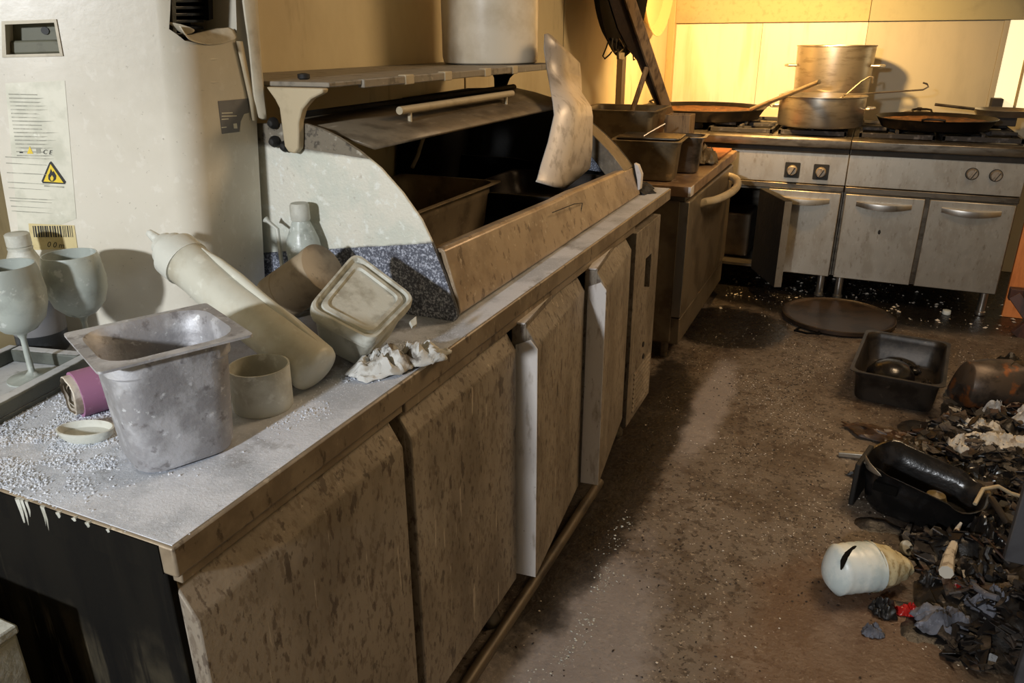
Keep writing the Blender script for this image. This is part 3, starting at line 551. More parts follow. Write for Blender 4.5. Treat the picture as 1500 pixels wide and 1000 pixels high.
# ledge tray
e0, e1 = at(-40, 646, 'z', ZT)*1, at(96, 570, 'z', ZT)*1; e0.z = e1.z = 0; dr = (e1-e0); dr.z = 0; dr.normalize(); nn = V((-dr.y, dr.x, 0))
T = frame(e0-dr*.1, x=dr, z=(0, 0, 1))
def rect(x0, x1, y0, y1): return [(x0, y0), (x1, y0), (x1, y1), (x0, y1)]
tr = thing('low_tray', 'low dark tray with powder on its rim, holding the dusty glasses', 'tray', e0+V((0, 0, ZT)))
LT = (e1-e0).length+.178
MB().prism(rect(0, LT, 0, .170), 'z', ZT+.001, ZT+.008, T).build('tray_base', m_tray, tr)
MB().prism(rect(0, LT, 0, .022), 'z', ZT+.008, ZT+.030, T).build('tray_rim', m_tray, tr, bevel=.003)
MB().prism(rect(0, LT, .150, .170), 'z', ZT+.008, ZT+.030, T).build('tray_rim', m_tray, tr, bevel=.003)
MB().prism(rect(LT-.02, LT, .022, .150), 'z', ZT+.008, ZT+.030, T).build('tray_rim', m_tray, tr, bevel=.003)
ZTR = ZT+.008
# wine glasses
gprof = [(0, 0), (.034, 0), (.034, .002), (.01, .006), (.0045, .012), (.004, .06), (.007, .068), (.022, .075), (.036, .09), (.043, .112), (.044, .13), (.0405, .158), (.038, .168), (.0365, .168), (.039, .157), (.0425, .13), (.0415, .113), (.034, .092), (.02, .078), (0, .072)]
def wine(px, py_rim, y, lab, sc=1., zb=ZTR):
    r = at(px, py_rim, 'y', y); base = V((r.x, r.y, zb)); h = (r.z-zb)/.168
    o = MB().lathe([(a*sc, b*h) for a, b in gprof], 32, Matrix.Translation(base), False).build('wine_glass', m_glass, None, smooth=60)
    return tag(o, lab, 'glass', 'dusty wine glasses')
wine(101, 372, .79, 'powder-coated wine glass beside the big pan, its shadow on the white cabinet', 1.06, ZT+.001)
wine(6, 388, .682, 'powder-coated wine glass at the rim of the low tray, in front of the dark bottle', 1.05)
# bottle behind the glasses
b0 = at(24, 341, 'y', .780); bb = thing('dark_bottle', 'dusty capped bottle with barcode label behind the wine glasses', 'bottle', (b0.x, b0.y, ZT+.001))
hB = b0.z-ZT-.001
T = Matrix.Translation((b0.x, b0.y, ZT+.001))
MB().lathe([(0, 0), (.036, 0), (.04, .006), (.04, hB*.52), (.036, hB*.62), (.024, hB*.78), (.017, hB*.86), (.016, hB*.9), (0, hB*.9)], 28, T, False).build('bottle_body', m_dbot, bb)
MB().lathe([(.0405, hB*.18), (.0408, hB*.19), (.0408, hB*.46), (.0405, hB*.47)], 28, T, False).build('bottle_label', m_greylab, bb)
MB().lathe([(.036, hB*.56), (.037, hB*.62), (.025, hB*.78), (.018, hB*.86), (.018, hB*.87), (.0, hB*.87)], 28, T, False).build('dusty_shoulder', m_dwhite, bb)
MB().lathe([(0, hB*.86), (.018, hB*.86), (.019, hB*.885), (.0165, hB*.89), (.0185, hB*.90), (.0185, hB*.99), (.016, hB), (0, hB)], 24, T, False).build('cap', m_dwhite, bb)
# round dish
c0 = at(378, 540, 'z', .965); c0.z = ZT+.001
rp = at(368, 575, 'z', ZT+.03)+V((.004, .017, 0))
rd = MB().lathe([(0, 0), (.040, 0), (.042, .003), (.043, .066), (.0405, .066), (.039, .006), (0, .005)], 36, Matrix.Translation((rp.x, rp.y, ZT+.001)), False).build('round_tub', m_dwhite, None)
tag(rd, 'short round pale tub, open, between the big pan and the squeeze bottle', 'tub')
# squeeze bottle
P0 = at(468, 544, 'z', ZT+.0335); P1 = at(268, 381, 'y', P0.y+.03); T, L = zaxis(P0, P1)
sq = thing('squeeze_bottle', 'slumped translucent squeeze bottle with conical nozzle lying against the dusty jar', 'bottle', (P0.x, P0.y, ZT+.001))
k = L/1.
sb = MB()
pr = [(.0, -.001), (.028, 0), (.037, .004), (.040, .012), (.0395, L*.3), (.0385, L*.6), (.0375, L*.86), (.0375, L*.965), (.034, L*.985), (.02, L*.99)]
sb.lathe(pr, 32, T, False)
fold = T.to_3x3()@V((0, 1, 0))
sb.wob(.004, 14, 3).build('bottle_body', mat('slumped_plastic', (192, 192, 180), [((160, 152, 130), 'noise', (9, 9, 9), .46, .62, .6), ((212, 214, 204), 'noise', (36, 36, 36), .58, .68, .6), ((96, 82, 60), 'noise', (110, 110, 110), .70, .74, .5)], .45, 0, .06, 60), sq, smooth=60)
MB().lathe([(0, L*.965), (.0395, L*.965), (.0395, L*1.06), (.036, L*1.066), (.030, L*1.068), (.030, L*1.115), (.027, L*1.12), (.021, L*1.122), (.020, L*1.165), (.0165, L*1.172), (.0105, L*1.176), (.0060, L*1.27), (0, L*1.27)], 28, T, False).build('nozzle_cap', m_dwhite, sq, smooth=30)
# fold ridge of the slumped side, seen as a bright crease along the bottle
axv = (P1-P0).normalized(); side = axv.cross(FW).normalized(); side = side if side.z > 0 else -side
MB().tube([P0+axv*(L*t)+(side*.92-FW*.35)*(.0385-.002*math.sin(t*6)) for t in (.06, .2, .35, .5, .65, .8, .93)], [.001, .006, .0085, .0075, .008, .006, .001], 10).build('slumped_fold', MATS['slumped_plastic'], sq, smooth=80)
# lying jar
j0 = at(404, 437, 'z', ZT+.0405); j1 = at(468, 394, 'y', j0.y); j0.z -= .0027; j1.z -= .0027; T, L = zaxis(j0, j1)
jr = thing('lying_jar', 'tan dusty cylindrical jar lying on its side behind the lidded tub', 'jar', (j0.x, j0.y, ZT+.001))
MB().lathe([(0, 0), (.043, 0), (.046, .004), (.046, L*.32), (.0448, L*.33), (.0448, L*.34), (.046, L*.35), (.046, L*.97), (.043, L*.98), (0, L*.98)], 36, T, False).build('jar_body', m_tan, jr)
MB().lathe([(0, L*.975), (.047, L*.975), (.0478, L*.98), (.0478, L*1.08), (.044, L*1.09), (0, L*1.09)], 36, T, False).build('jar_lid', m_tan, jr)
# stray small stopper by the jar
q = at(398, 388, 'z', ZT+.06)
# small bottle
s0 = at(438, 298, 'y', 1.1535); hb_ = s0.z-ZT
bo = thing('small_bottle', 'small ribbed clear bottle with white cap in front of the curved end panel', 'bottle', (s0.x, s0.y, ZT+.001)); T = Matrix.Translation((s0.x, s0.y, ZT+.001))
pp = [(0, 0), (.028, 0), (.032, .006)]+[(.033+.0012*math.sin(i*2.2), .01+i*(hb_*.55/10)) for i in range(11)]+[(.031, hb_*.66), (.023, hb_*.76), (.016, hb_*.84), (.015, hb_*.87), (0, hb_*.87)]
MB().lathe(pp, 28, T, False).build('bottle_body', m_pet, bo, smooth=70)
MB().lathe([(0, hb_*.84), (.017, hb_*.84), (.0185, hb_*.85), (.0185, hb_*.98), (.016, hb_), (0, hb_)], 24, T, False).build('cap', m_dwhite, bo)
q1, q2 = at(389, 321, 'y', 1.145), at(406, 335, 'y', 1.145)
tag(MB().tube([q1, q1.lerp(q2, .2), q2, V((q2.x+.002, q2.y, ZT+.001))], [.007, .004, .004, .004], 8).build('bent_rod', m_dwhite, None), 'thin pale bent rod with a knob end standing beside the small ribbed bottle', 'rod')
# lidded tub (tilted)
nT = (UP*.78+RT*.30-FW*.62).normalized()
lo_px = ((449, 455), (519, 373), (608, 440), (545, 505))
yb = .97
for it in range(40):
    Pc = at(528, 440, 'y', yb); cr = [onplane(a, b, Pc, nT) for a, b in lo_px]; cc = (cr[0]+cr[1]+cr[2]+cr[3])/4
    bot = [cc+(p-cc)*.72-nT*.078 for p in cr]; lowz = min(p.z for p in bot)
    if abs(lowz-(ZT-.0015)) < .0008: break
    yb += (.35 if lowz > ZT-.0015 else -.35)*abs(lowz-ZT+.0015)
def quadring(cr, s, off, r=.16, n=5):
    cc = (cr[0]+cr[1]+cr[2]+cr[3])/4; out = []
    for i in range(4):
        a, b, c = cr[i-1], cr[i], cr[(i+1) % 4]; p, q = b.lerp(a, r), b.lerp(c, r)
        for k in range(n+1): t = k/n; out.append(p.lerp(b, t).lerp(b.lerp(q, t), t))
    return [cc+(p-cc)*s+nT*off for p in out]
tbx = thing('lidded_tub', 'square powder-coated plastic tub with lid, tipped on its edge beside the squeeze bottle', 'tub', (cc.x, cc.y, ZT+.001))
MB().loft([quadring(cr, .45, -.078), quadring(cr, .70, -.078), quadring(cr, .74, -.070), quadring(cr, .90, -.018), quadring(cr, .97, -.016), quadring(cr, .98, -.008), quadring(cr, .9, -.008), quadring(cr, .4, -.008)]).build('tub_body', m_dgrey, tbx, smooth=50)
MB().loft([quadring(cr, .93, -.007), quadring(cr, 1.0, -.010), quadring(cr, 1.015, -.006), quadring(cr, 1.015, .004), quadring(cr, .99, .008), quadring(cr, .93, .008), quadring(cr, .90, .001), quadring(cr, .83, .001), quadring(cr, .80, .006), quadring(cr, .70, .007), quadring(cr, .67, .003), quadring(cr, .3, .002)]).build('tub_lid', m_dgrey, tbx, smooth=30)
MB().loft([[onplane(a, b, Pc, nT)+nT*d for a, b in ((600, 470), (610, 462), (611, 474), (604, 478))] for d in (-.006, 0)]).build('lid_tab', m_dgrey, tbx, bevel=.001)

def crumple(name, label, cat, cen, sx, sy, h, rot, seed, mt, group=None, n=26, fr=9., thick=.0025, kind=None):
    '''a crushed, folded sheet: ragged outline, sharp ridges and valleys, resting on cen.z'''
    cen = V(cen); rows = []; n = 30
    cr_, sr_ = math.cos(math.radians(rot)), math.sin(math.radians(rot)); mn = min(sx, sy)
    for i in range(n):
        row = []
        for j in range(n):
            u, v = (i/(n-1)-.5)*2, (j/(n-1)-.5)*2
            ang = math.atan2(v, u); edge = 1+.30*noise.noise(V((math.cos(ang)*1.6, math.sin(ang)*1.6, seed)))+.16*noise.noise(V((math.cos(ang)*5, math.sin(ang)*5, seed)))
            x, y = u*sx*edge*math.sqrt(max(0, 1-v*v*.4)), v*sy*edge*math.sqrt(max(0, 1-u*u*.4))
            p = V((x/mn*1.1, y/mn*1.1, seed*2.3)); p += noise.noise_vector(p*.9)*.5
            rid = 1-abs(noise.noise(p))*2.4; rid2 = 1-abs(noise.noise(p*2.4+V((3, 1, 0))))*2.2
            dome = max(0, 1-.85*max(abs(u), abs(v))**2.2)
            z = h*dome*max(0.0, .35+.55*rid+.28*rid2+.12*noise.noise(p*6))
            off = noise.noise_vector(p*1.3)*mn*.20+noise.noise_vector(p*3.1)*mn*.08
            row.append(V((cen.x+(x+off.x)*cr_-(y+off.y)*sr_, cen.y+(x+off.x)*sr_+(y+off.y)*cr_, cen.z-.001+thick*.45+z)))
        rows.append(row)
    o = MB().grid(rows).build(name, mt, None, solid=thick, smooth=28)
    return tag(o, label, cat, group, kind)
crumple('crumpled_rag', 'crumpled singed rag lying on the powdered worktop below the lidded tub', 'rag', at(580, 529, 'z', ZT+.012)*1, .088, .036, .040, 62, 4, m_rag, n=22, fr=11)
bpy.data.objects['crumpled_rag'].location.z = ZT+.001
# wrapped roll
r0, r1 = at(104, 580, 'z', ZT+.034), at(172, 560, 'z', ZT+.034); T, L = zaxis(r0, r1)
ro = thing('wrapped_roll', 'torn roll in a purple wrapper lying behind the big pan', 'roll', (r0.x, r0.y, ZT+.001))
MB().lathe([(.0285, .006), (.0335, .006), (.0335, L), (.0285, L)], 28, T, False).build('purple_wrapper', m_purple, ro, solid=.0)
pap = MB()
for rad, zz in ((.0270, -.004), (.0235, .001), (.019, .004), (.0150, .0)):
    pap.lathe([(rad, zz), (rad+.0022, zz+.001), (rad+.0022, L*.9), (rad, L*.9)], 28, T, False)
pap.wob(.004, 60, 5).build('paper_core', m_paper, ro)
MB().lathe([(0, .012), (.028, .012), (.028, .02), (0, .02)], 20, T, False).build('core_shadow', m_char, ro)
# shallow scoop under the roll
d0 = at(126, 632, 'z', ZT+.012)
sc = MB().lathe([(0, 0), (.022, 0), (.029, .008), (.031, .017), (.029, .0175), (.026, .008), (0, .004)], 28, rz((d0.x, d0.y, ZT+.001), 20)@Matrix.Diagonal((1.25, .75, 1, 1)), False).build('small_dish', m_dgrey, None)
tag(sc, 'small shallow dish half buried in powder in front of the wrapped roll', 'dish')
# powder grains
random.seed(11)
def grains(n, dens, r0, r1, zf=ZT, flat=.8):
    mb = MB(); tries = 0; k = 0
    while k < n and tries < n*60:
        tries += 1
        x, y = random.uniform(XW+.03, XC-.003), random.uniform(YN+.002, YF-.02)
        d = dens(x, y)
        if random.random() > d: continue
        k += 1; r = random.uniform(r0, r1)*(.6+.7*random.random()); a = random.uniform(0, 6.28)
        vs = [V((x, y, zf))+V((math.cos(a+i*2.094)*r, math.sin(a+i*2.094)*r, 0)) for i in range(3)]+[V((x+random.uniform(-.4, .4)*r, y+random.uniform(-.4, .4)*r, zf+r*random.uniform(.5, 1.5)*flat))]
        mb.add(vs, ((0, 1, 3), (1, 2, 3), (2, 0, 3)))
    return mb
def dens(x, y):
    q = V((x*14, y*14, 1.)); nz = max(0, .45+1.1*noise.noise(q)+.5*noise.noise(q*3))
    d = math.exp(-(((x+.93)/.13)**2+((y-.57)/.10)**2)*1.1)*1.6
    d += math.exp(-((x+.675)/.030)**2)*math.exp(-((y-.90)/.20)**2)*1.1
    d += math.exp(-(((x+.655)/.025)**2+((y-1.08)/.12)**2))*.9
    d += .006+(.03*math.exp(-((x+.645)/.02)**2) if y > 1.2 else 0)
    return max(0, d*nz)
pw = grains(32000, dens, .0008, .0020, ZT, .7).build('spilled_powder', m_powder, None, smooth=180)
def dens2(x, y):
    q = V((x*16, y*16, 5.)); nz = max(0, .35+1.2*noise.noise(q)+.6*noise.noise(q*2.7))
    return max(0, nz*math.exp(-(((x+.93)/.11)**2+((y-.575)/.085)**2)*1.2)*1.6+nz*.5*math.exp(-(((x+.67)/.022)**2+((y-.93)/.13)**2)))
pw2 = grains(17000, dens2, .0012, .0026, ZT+.001, .9); pw.data.materials[0] = m_powder
pw3 = pw2.build('powder_clumps', m_powder, None, smooth=180); tag(pw3, 'thick clumped white powder heaped beside the big pan and the rag', 'powder', kind='stuff')
tag(pw, 'white granular extinguishing powder spilled over the worktop', 'powder', kind='stuff')

# ------------------------------------------------------------------ undercounter dishwasher and things on it
YD0, YD1, XD = 3.235, 4.44, -.638
dw = thing('undercounter_dishwasher', 'grimy undercounter cabinet with one wide drop door, curved pipe handle and thick slab top', 'cabinet', (-.97, 3.84, 0))
MB().box((XW+.038, YD0+.03, .10), (XD-.045, YD1-.02, .755)).build('body', m_dw, dw, bevel=.004)
MB().box((XW+.038, YD0, .775), (XD+.004, YD1, .822)).build('slab_top', m_slab, dw, bevel=.004)
MB().box((XW+.038, YD0+.01, .755), (XD-.02, YD1-.01, .776)).build('underframe', m_steeld, dw)
MB().box((XD-.008, YD0-.001, .778), (XD+.005, YD0+.06, .820)).build('corner_cap', m_doorside, dw, bevel=.002)
dd = MB().box((XD-.045, YD0+.02, .225), (XD, YD1-.05, .755)).build('door', m_dw, dw, bevel=.008)
MB().box((XD-.044, YD0+.0185, .23), (XD-.003, YD0+.0215, .75)).build('door_edge', m_bright, dd, bevel=.001)
hy0, hy1, hz = 3.52, 4.26, .70
MB().tube([(XD-.005, hy0, hz-.005)]+[(XD+.015+.075*math.sin(math.pi*t)**.6, hy0+(hy1-hy0)*t, hz+.006) for t in [i/14 for i in range(15)]]+[(XD-.005, hy1, hz+.01)], .019, 12).build('handle', m_beige, dd)
MB().box((XW+.05, YD0+.04, .09), (XD-.006, YD1-.06, .215)).build('kick_panel', m_dw, dw, bevel=.004)
for yy in (YD0+.1, YD1-.12):
    for xx in (-1.2, -.72): MB().lathe([(.02, 0), (.02, .092)], 12, Matrix.Translation((xx, yy, 0))).build('leg', m_steeld, dw)
ZD = .823
MB().box((-1.0, 4.03, ZD), (-.66, 4.42, ZD+.012)).build('brown_board', m_board, None, bevel=.003)
tag(bpy.data.objects['brown_board'], 'brown board lying at the stove end of the slab top', 'board')
def tub(name, label, cat, cx, cy, hx, hy, h, z, rot, mt, grp='food containers on the slab top', fl=.018):
    o = pan(MB(), rz((cx, cy, z), rot), hx, hy, h, fl=fl, rim_r=.014, wr=.035, taper=.014).build(name, mt, None)
    return tag(o, label, cat, grp)
tub('food_container', 'deep brown-stained food container standing at the near edge of the slab top', 'container', -.86, 3.37, .155, .115, .172, ZD+.001, 4, m_tub)
tub('gastronorm_pan', 'narrow steel pan tucked behind the deep brown food container', 'pan', -.765, 3.60, .115, .085, .165, ZD+.001, 4, m_steeld)
tub('food_container', 'wide brown food container holding a small box, against the stained wall', 'container', -1.09, 3.765, .195, .185, .265, ZD+.001, 2, m_tub)
bx = thing('wooden_box', 'small pale wooden box standing beside the wide brown food container', 'box', (-.82, 3.86, ZD))
for a, b in (((-.885, 3.74, ZD+.001), (-.765, 3.752, ZD+.24)), ((-.885, 3.848, ZD+.001), (-.765, 3.86, ZD+.24)), ((-.885, 3.752, ZD+.001), (-.873, 3.848, ZD+.24)), ((-.777, 3.752, ZD+.001), (-.765, 3.848, ZD+.24)), ((-.873, 3.752, ZD+.001), (-.777, 3.848, ZD+.012))):
    MB().box(a, b).build('side_board', m_wood, bx, bevel=.002)
ld = MB().prism([(a*1., b*1.) for a, b in rr(.135, .10, .02)], 'z', 0, .008, rz((-.86, 3.42, ZD+.1728), 4)).build('container_lid', m_steeld, None, bevel=.002)
tag(ld, 'flat grimy lid lying on the deep brown food container', 'lid')
MB().tube([(-.88, 3.34, ZD+.1835), (-.86, 3.37, ZD+.198), (-.81, 3.43, ZD+.230)], .004, 8).build('metal_spoon', m_bright, None)
tag(bpy.data.objects['metal_spoon'], 'thin steel utensil handle sticking up from the container lid', 'utensil')
crumple('crumpled_rag', 'crumpled tan rag lying on the slab top behind the narrow steel pan', 'rag', (-.715, 3.90, ZD), .055, .10, .085, 10, 9, m_tub, n=18)
crumple('burnt_scrap', 'black burnt scrap lying at the far end of the worktop', 'scrap', (-.70, 2.62, ZT+.001), .055, .07, .03, 30, 12, m_char, n=14)

# ------------------------------------------------------------------ cooking ranges
YS = 4.53; ZL = .90
def rangeunit(x0, x1, label, open_left):
    r = thing('cooking_range', label, 'range', ((x0+x1)/2, YS+.4, 0), 'cooking ranges along the back wall')
    yb = YS+.88
    MB().prism([(YS-.012, ZL-.055), (YS-.016, ZL-.05), (YS-.016, ZL-.012), (YS-.004, ZL), (yb, ZL), (yb, ZL-.055)], 'x', x0+.001, x1-.001).build('hob_top', m_steeld, r, bevel=.003)
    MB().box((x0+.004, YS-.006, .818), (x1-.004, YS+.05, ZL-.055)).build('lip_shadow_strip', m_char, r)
    MB().box((x0+.001, YS, .652), (x1-.001, YS+.03, .818)).build('control_panel', m_steel, r, bevel=.003)
    MB().box((x0+.003, YS-.006, .618), (x1-.003, YS+.03, .648)).build('rail', m_steeld, r, bevel=.003)
    xm = (x0+x1)/2
    cb = MB()
    cb.box((x0+.002, YS+.03, .14), (x0+.015, yb, ZL-.055)); cb.box((x1-.015, YS+.03, .14), (x1-.002, yb, ZL-.055)); cb.box((x0+.015, yb-.015, .14), (x1-.015, yb, ZL-.055)); cb.box((x0+.015, YS+.03, .14), (x1-.015, yb-.015, .155)); cb.box((xm-.008, YS+.012, .155), (xm+.008, yb-.015, .64)); cb.box((x0+.015, YS+.03, .60), (x1-.015, yb-.015, .615))
    cb.build('carcass', m_steeld, r)
    MB().box((xm-.011, YS+.004, .145), (xm+.011, YS+.02, .61)).build('door_post', m_steeld, r)
    for i, (a, b) in enumerate(((x0+.012, xm-.011), (xm+.011, x1-.012))):
        if open_left and i == 0:
            hx, fx = V((b-.01, YS-.005, 0)), V((-.330, 4.225, 0)); d = fx-hx; d = d.normalized()*(b-a); T = frame(hx, x=-d, z=(0, 0, 1)); wdt = b-a
            dr_ = MB().box((-wdt, -.02, .142), (0, .02, .612), T).build('door', m_char, r, bevel=.003)
            MB().box((-wdt-.001, -.019, .145), (-wdt+.0015, .019, .61), T).build('door_edge', m_steel, dr_)
            continue
        dr_ = MB().box((a, YS-.018, .142), (b, YS+.012, .612)).build('door', m_steel, r, bevel=.004)
        mx = (a+b)/2; hw = .135; pts = []
        rings = []
        for k in range(13):
            t = -1+k/6; x = mx+hw*t; bow = .028*(1-t*t)+.008; hz_ = .565-.010*(1-t*t); hh = .014+.006*(1-t*t)
            rings.append([V((x, YS-.016, hz_-hh)), V((x, YS-.018-bow, hz_-hh*.8)), V((x, YS-.020-bow, hz_)), V((x, YS-.018-bow, hz_+hh*.8)), V((x, YS-.016, hz_+hh))])
        MB().loft(rings).build('handle', m_bright if not open_left else m_steel, dr_, smooth=60)
    for xx, yy in ((x0+.05, YS+.06), (x1-.05, YS+.06), (x0+.05, yb-.06), (x1-.05, yb-.06)):
        MB().lathe([(.021, 0), (.026, .004), (.026, .02), (.021, .024), (.021, .142)], 18, Matrix.Translation((xx, yy, 0))).build('leg', m_bright, r)
    # pan supports
    for (ga, gb) in ((x0+.03, xm-.015), (xm+.015, x1-.03)):
        g = MB()
        for (c0_, c1_) in ((YS+.06, YS+.40), (YS+.44, YS+.80)):
            z0, z1 = ZL+.004, ZL+.028
            g.box((ga, c0_, z0), (gb, c0_+.016, z1)); g.box((ga, c1_-.016, z0), (gb, c1_, z1)); g.box((ga, c0_, z0), (ga+.016, c1_, z1)); g.box((gb-.016, c0_, z0), (gb, c1_, z1))
            cx, cy = (ga+gb)/2, (c0_+c1_)/2
            for s in (-1, 1):
                g.box((cx-.008, min(cy+s*.05, cy+s*.16), z1-.002), (cx+.008, max(cy+s*.05, cy+s*.16), z1+.014))
                g.box((min(cx+s*.05, cx+s*.17), cy-.008, z1-.002), (max(cx+s*.05, cx+s*.17), cy+.008, z1+.014))
            for fx_ in (ga, gb-.016):
                for fy in (c0_, c1_-.016): g.box((fx_, fy, ZL), (fx_+.016, fy+.016, z0))
            # burner
        g.build('pan_support', m_iron, r, bevel=.002)
        for cy in (YS+.23, YS+.62):
            MB().lathe([(.0, 0), (.06, 0), (.06, .008), (.04, .014), (.04, .02), (0, .022)], 20, Matrix.Translation(((ga+gb)/2, cy, ZL))).build('burner', m_iron, r)
    return r
XS = -.060
left = rangeunit(XS-.80, XS, 'stainless cooking range with square-plated knobs and one blackened door hanging open', True)
right = rangeunit(XS, XS+.82, 'stainless cooking range with two closed handled doors and round knobs', False)
def knob(parent, px, py, plate):
    c = at(px, py, 'y', YS); T = frame(c, x=(1, 0, 0), z=(0, -1, 0))
    kn = MB().lathe([(0, .001), (.026, .001), (.028, .004), (.026, .022), (.022, .026), (0, .026)], 24, T@Matrix.Translation((0, 0, 0)), False).build('knob', m_knob, parent)
    Tb = T@Matrix.Rotation(math.radians(62), 4, 'Z')
    MB().box((-.024, -.005, .024), (.024, .005, .034), Tb).build('knob_grip', m_knob, kn, bevel=.002)
    MB().box((-.022, -.0085, .0255), (.022, -.0055, .0285), Tb).build('pointer', m_ink, kn)
    if plate: MB().prism(rr(.040, .042, .006), 'z', -.001, .003, T).build('knob_plate', m_ink, kn)
    else: MB().lathe([(0, 0), (.031, 0), (.031, .003), (0, .003)], 24, T, False).build('knob_ring', m_ink, kn)
for px, py in ((1160.5, 249), (1202.5, 252)): knob(left, px, py, True)
for px, py in ((1424, 254.5), (1459, 257)): knob(right, px, py, False)
# pale box inside the open range cupboard
MB().box((-.83, 4.70, .157), (-.55, 5.0, .42)).build('storage_box', m_dw, None, bevel=.01)
tag(bpy.data.objects['storage_box'], 'grimy box stored inside the open range cupboard', 'box')
spx = at(1313 - 23, 340, 'y', YS-.018)
dent = at(1288, 340, 'y', YS-.019)
rd_ = [c for c in right.children if c.name.startswith('door') and 'post' not in c.name][0]
MB().lathe([(0, 0), (.009, 0), (.007, .0015), (0, .0015)], 7, zaxis(dent, dent+V((0, -1, 0)))[0]@Matrix.Diagonal((.8, 1.5, 1, 1)), False).build('dark_spot', m_char, rd_)

# ------------------------------------------------------------------ cookware
ZG = ZL+.0415
def handle_loop(mb, c, dirv, w=.06, out=.05, r=.006, dz=0.):
    dirv = V(dirv).normalized(); s = V((-dirv.y, dirv.x, 0)); c = V(c)
    mb.tube([c-s*w/2, c-s*w/2+dirv*out*.8+V((0, 0, dz*.8)), c-s*w/4+dirv*out+V((0, 0, dz)), c+s*w/4+dirv*out+V((0, 0, dz)), c+s*w/2+dirv*out*.8+V((0, 0, dz*.8)), c+s*w/2], r, 8)
    return mb
# shallow casserole in front
pc = V(((at(1140, 160, 'y', 4.750).x+at(1268, 160, 'y', 4.750).x)/2, 4.750, ZG)); pR = (at(1266, 150, 'y', 4.750).x-at(1139, 150, 'y', 4.750).x)/2; ph = at(1205, 139, 'y', 4.750).z-ZG
cas = thing('casserole', 'wide shallow steel casserole on the range with two ladles standing in it', 'pot', pc)
MB().lathe([(0, 0), (pR-.02, 0), (pR-.006, .005), (pR, .02), (pR, ph-.008), (pR+.006, ph-.004), (pR+.006, ph), (pR-.004, ph), (pR-.005, .02), (pR-.02, .006), (0, .005)], 48, Matrix.Translation(pc), False).build('pot_wall', m_pot, cas, smooth=30)
handle_loop(MB(), pc+V((pR*.985, -.02, ph*.62)), (1, -.25, 0), .11, .045, .007, .0).build('handle', m_bright, cas)
handle_loop(MB(), pc+V((-pR*.985, 0, ph*.62)), (-1, 0, 0), .11, .045, .007).build('handle', m_bright, cas)
# stockpot behind
sx0, sx1 = at(1168, 66, 'y', 5.20), at(1286, 66, 'y', 5.20); sc_ = V(((sx0.x+sx1.x)/2, 5.20, ZG)); sR = (sx1.x-sx0.x)/2-.003; shh = sx0.z-ZG
sk = thing('stockpot', 'tall dull steel stockpot at the back of the range behind the casserole', 'pot', sc_)
MB().lathe([(0, 0), (sR-.03, 0), (sR-.018, .006), (sR-.012, .02), (sR, shh-.01), (sR+.005, shh-.005), (sR+.004, shh), (sR-.004, shh), (sR-.016, .02), (sR-.03, .008), (0, .006)], 48, Matrix.Translation(sc_), False).build('pot_wall', m_pot, sk, smooth=30)
for s in (-1, 1):
    handle_loop(MB(), sc_+V((s*(sR-.004), -.03, shh*.73)), (s, -.2, 0), .10, .055, .008).build('handle', m_bright, sk)
# ladles
def tubething(name, label, cat, pts, r, mt, n=8, group=None):
    return tag(MB().tube(pts, r, n).build(name, mt, None), label, cat, group)
a = pc+V((.07, .02, .0055)); 
la1 = thing('ladle', 'steel ladle with long straight hooked handle resting in the casserole', 'ladle', a)
h1_ = [a+V((0, 0, .03)), at(1235, 139, 'y', 4.84), at(1300, 135, 'y', 4.86), at(1352, 131.5, 'y', 4.88), at(1360, 127, 'y', 4.88), at(1358, 123, 'y', 4.88), at(1352, 121, 'y', 4.88)]
MB().tube(h1_, .0045, 8).build('handle', m_steeld, la1)
MB().lathe([(.004, 0), (.03, .006), (.045, .03), (.043, .03), (.028, .009), (0, .003)], 20, Matrix.Translation(a), False).build('bowl', m_steeld, la1)
a = pc+V((-.08, .09, .0055))
la2 = thing('ladle', 'steel ladle with short hooked handle rising behind the casserole rim', 'ladle', a)
MB().tube([a+V((0, 0, .02)), at(1240, 138, 'y', 4.88), at(1262, 119, 'y', 4.90), at(1274, 112, 'y', 4.9), at(1279, 112.5, 'y', 4.9), at(1278, 122, 'y', 4.9)], .005, 8).build('handle', m_steeld, la2)
MB().lathe([(.004, 0), (.03, .006), (.042, .03), (.040, .03), (.028, .009), (0, .003)], 20, Matrix.Translation(a), False).build('bowl', m_steeld, la2)
pl = V((-.945, 4.97, ZG))   # the stick lies over the rims of the paella pan and the casserole
def pix(p): d = p-CAM; w_ = d.dot(FW); return d.dot(RT)/w_*FPX+750, 500-d.dot(UP)/w_*FPX
def offline(p): x_, y_ = pix(p); return abs(y_-(168-(x_-1082)*.409))
st_r = min((pl+V((.376*math.cos(a_), .376*math.sin(a_), .0795)) for a_ in [math.radians(u) for u in range(-65, 1)]), key=offline)
st_q = min((pc+V((pR*math.cos(a_), pR*math.sin(a_), ph+.0115)) for a_ in [math.radians(u) for u in range(150, 262)]), key=offline)
st_d = st_q-st_r; st_a = st_r-st_d.normalized()*.035
st_b = st_r+st_d*next(t/200 for t in range(200, 1600) if pix(st_r+st_d*(t/200))[0] >= 1200)
tubething('wooden_stick', 'thick pale stick lying across the burner and the casserole', 'stick', [st_a, st_a.lerp(st_b, .5), st_b], [.013, .013, .012], m_pot, 12)
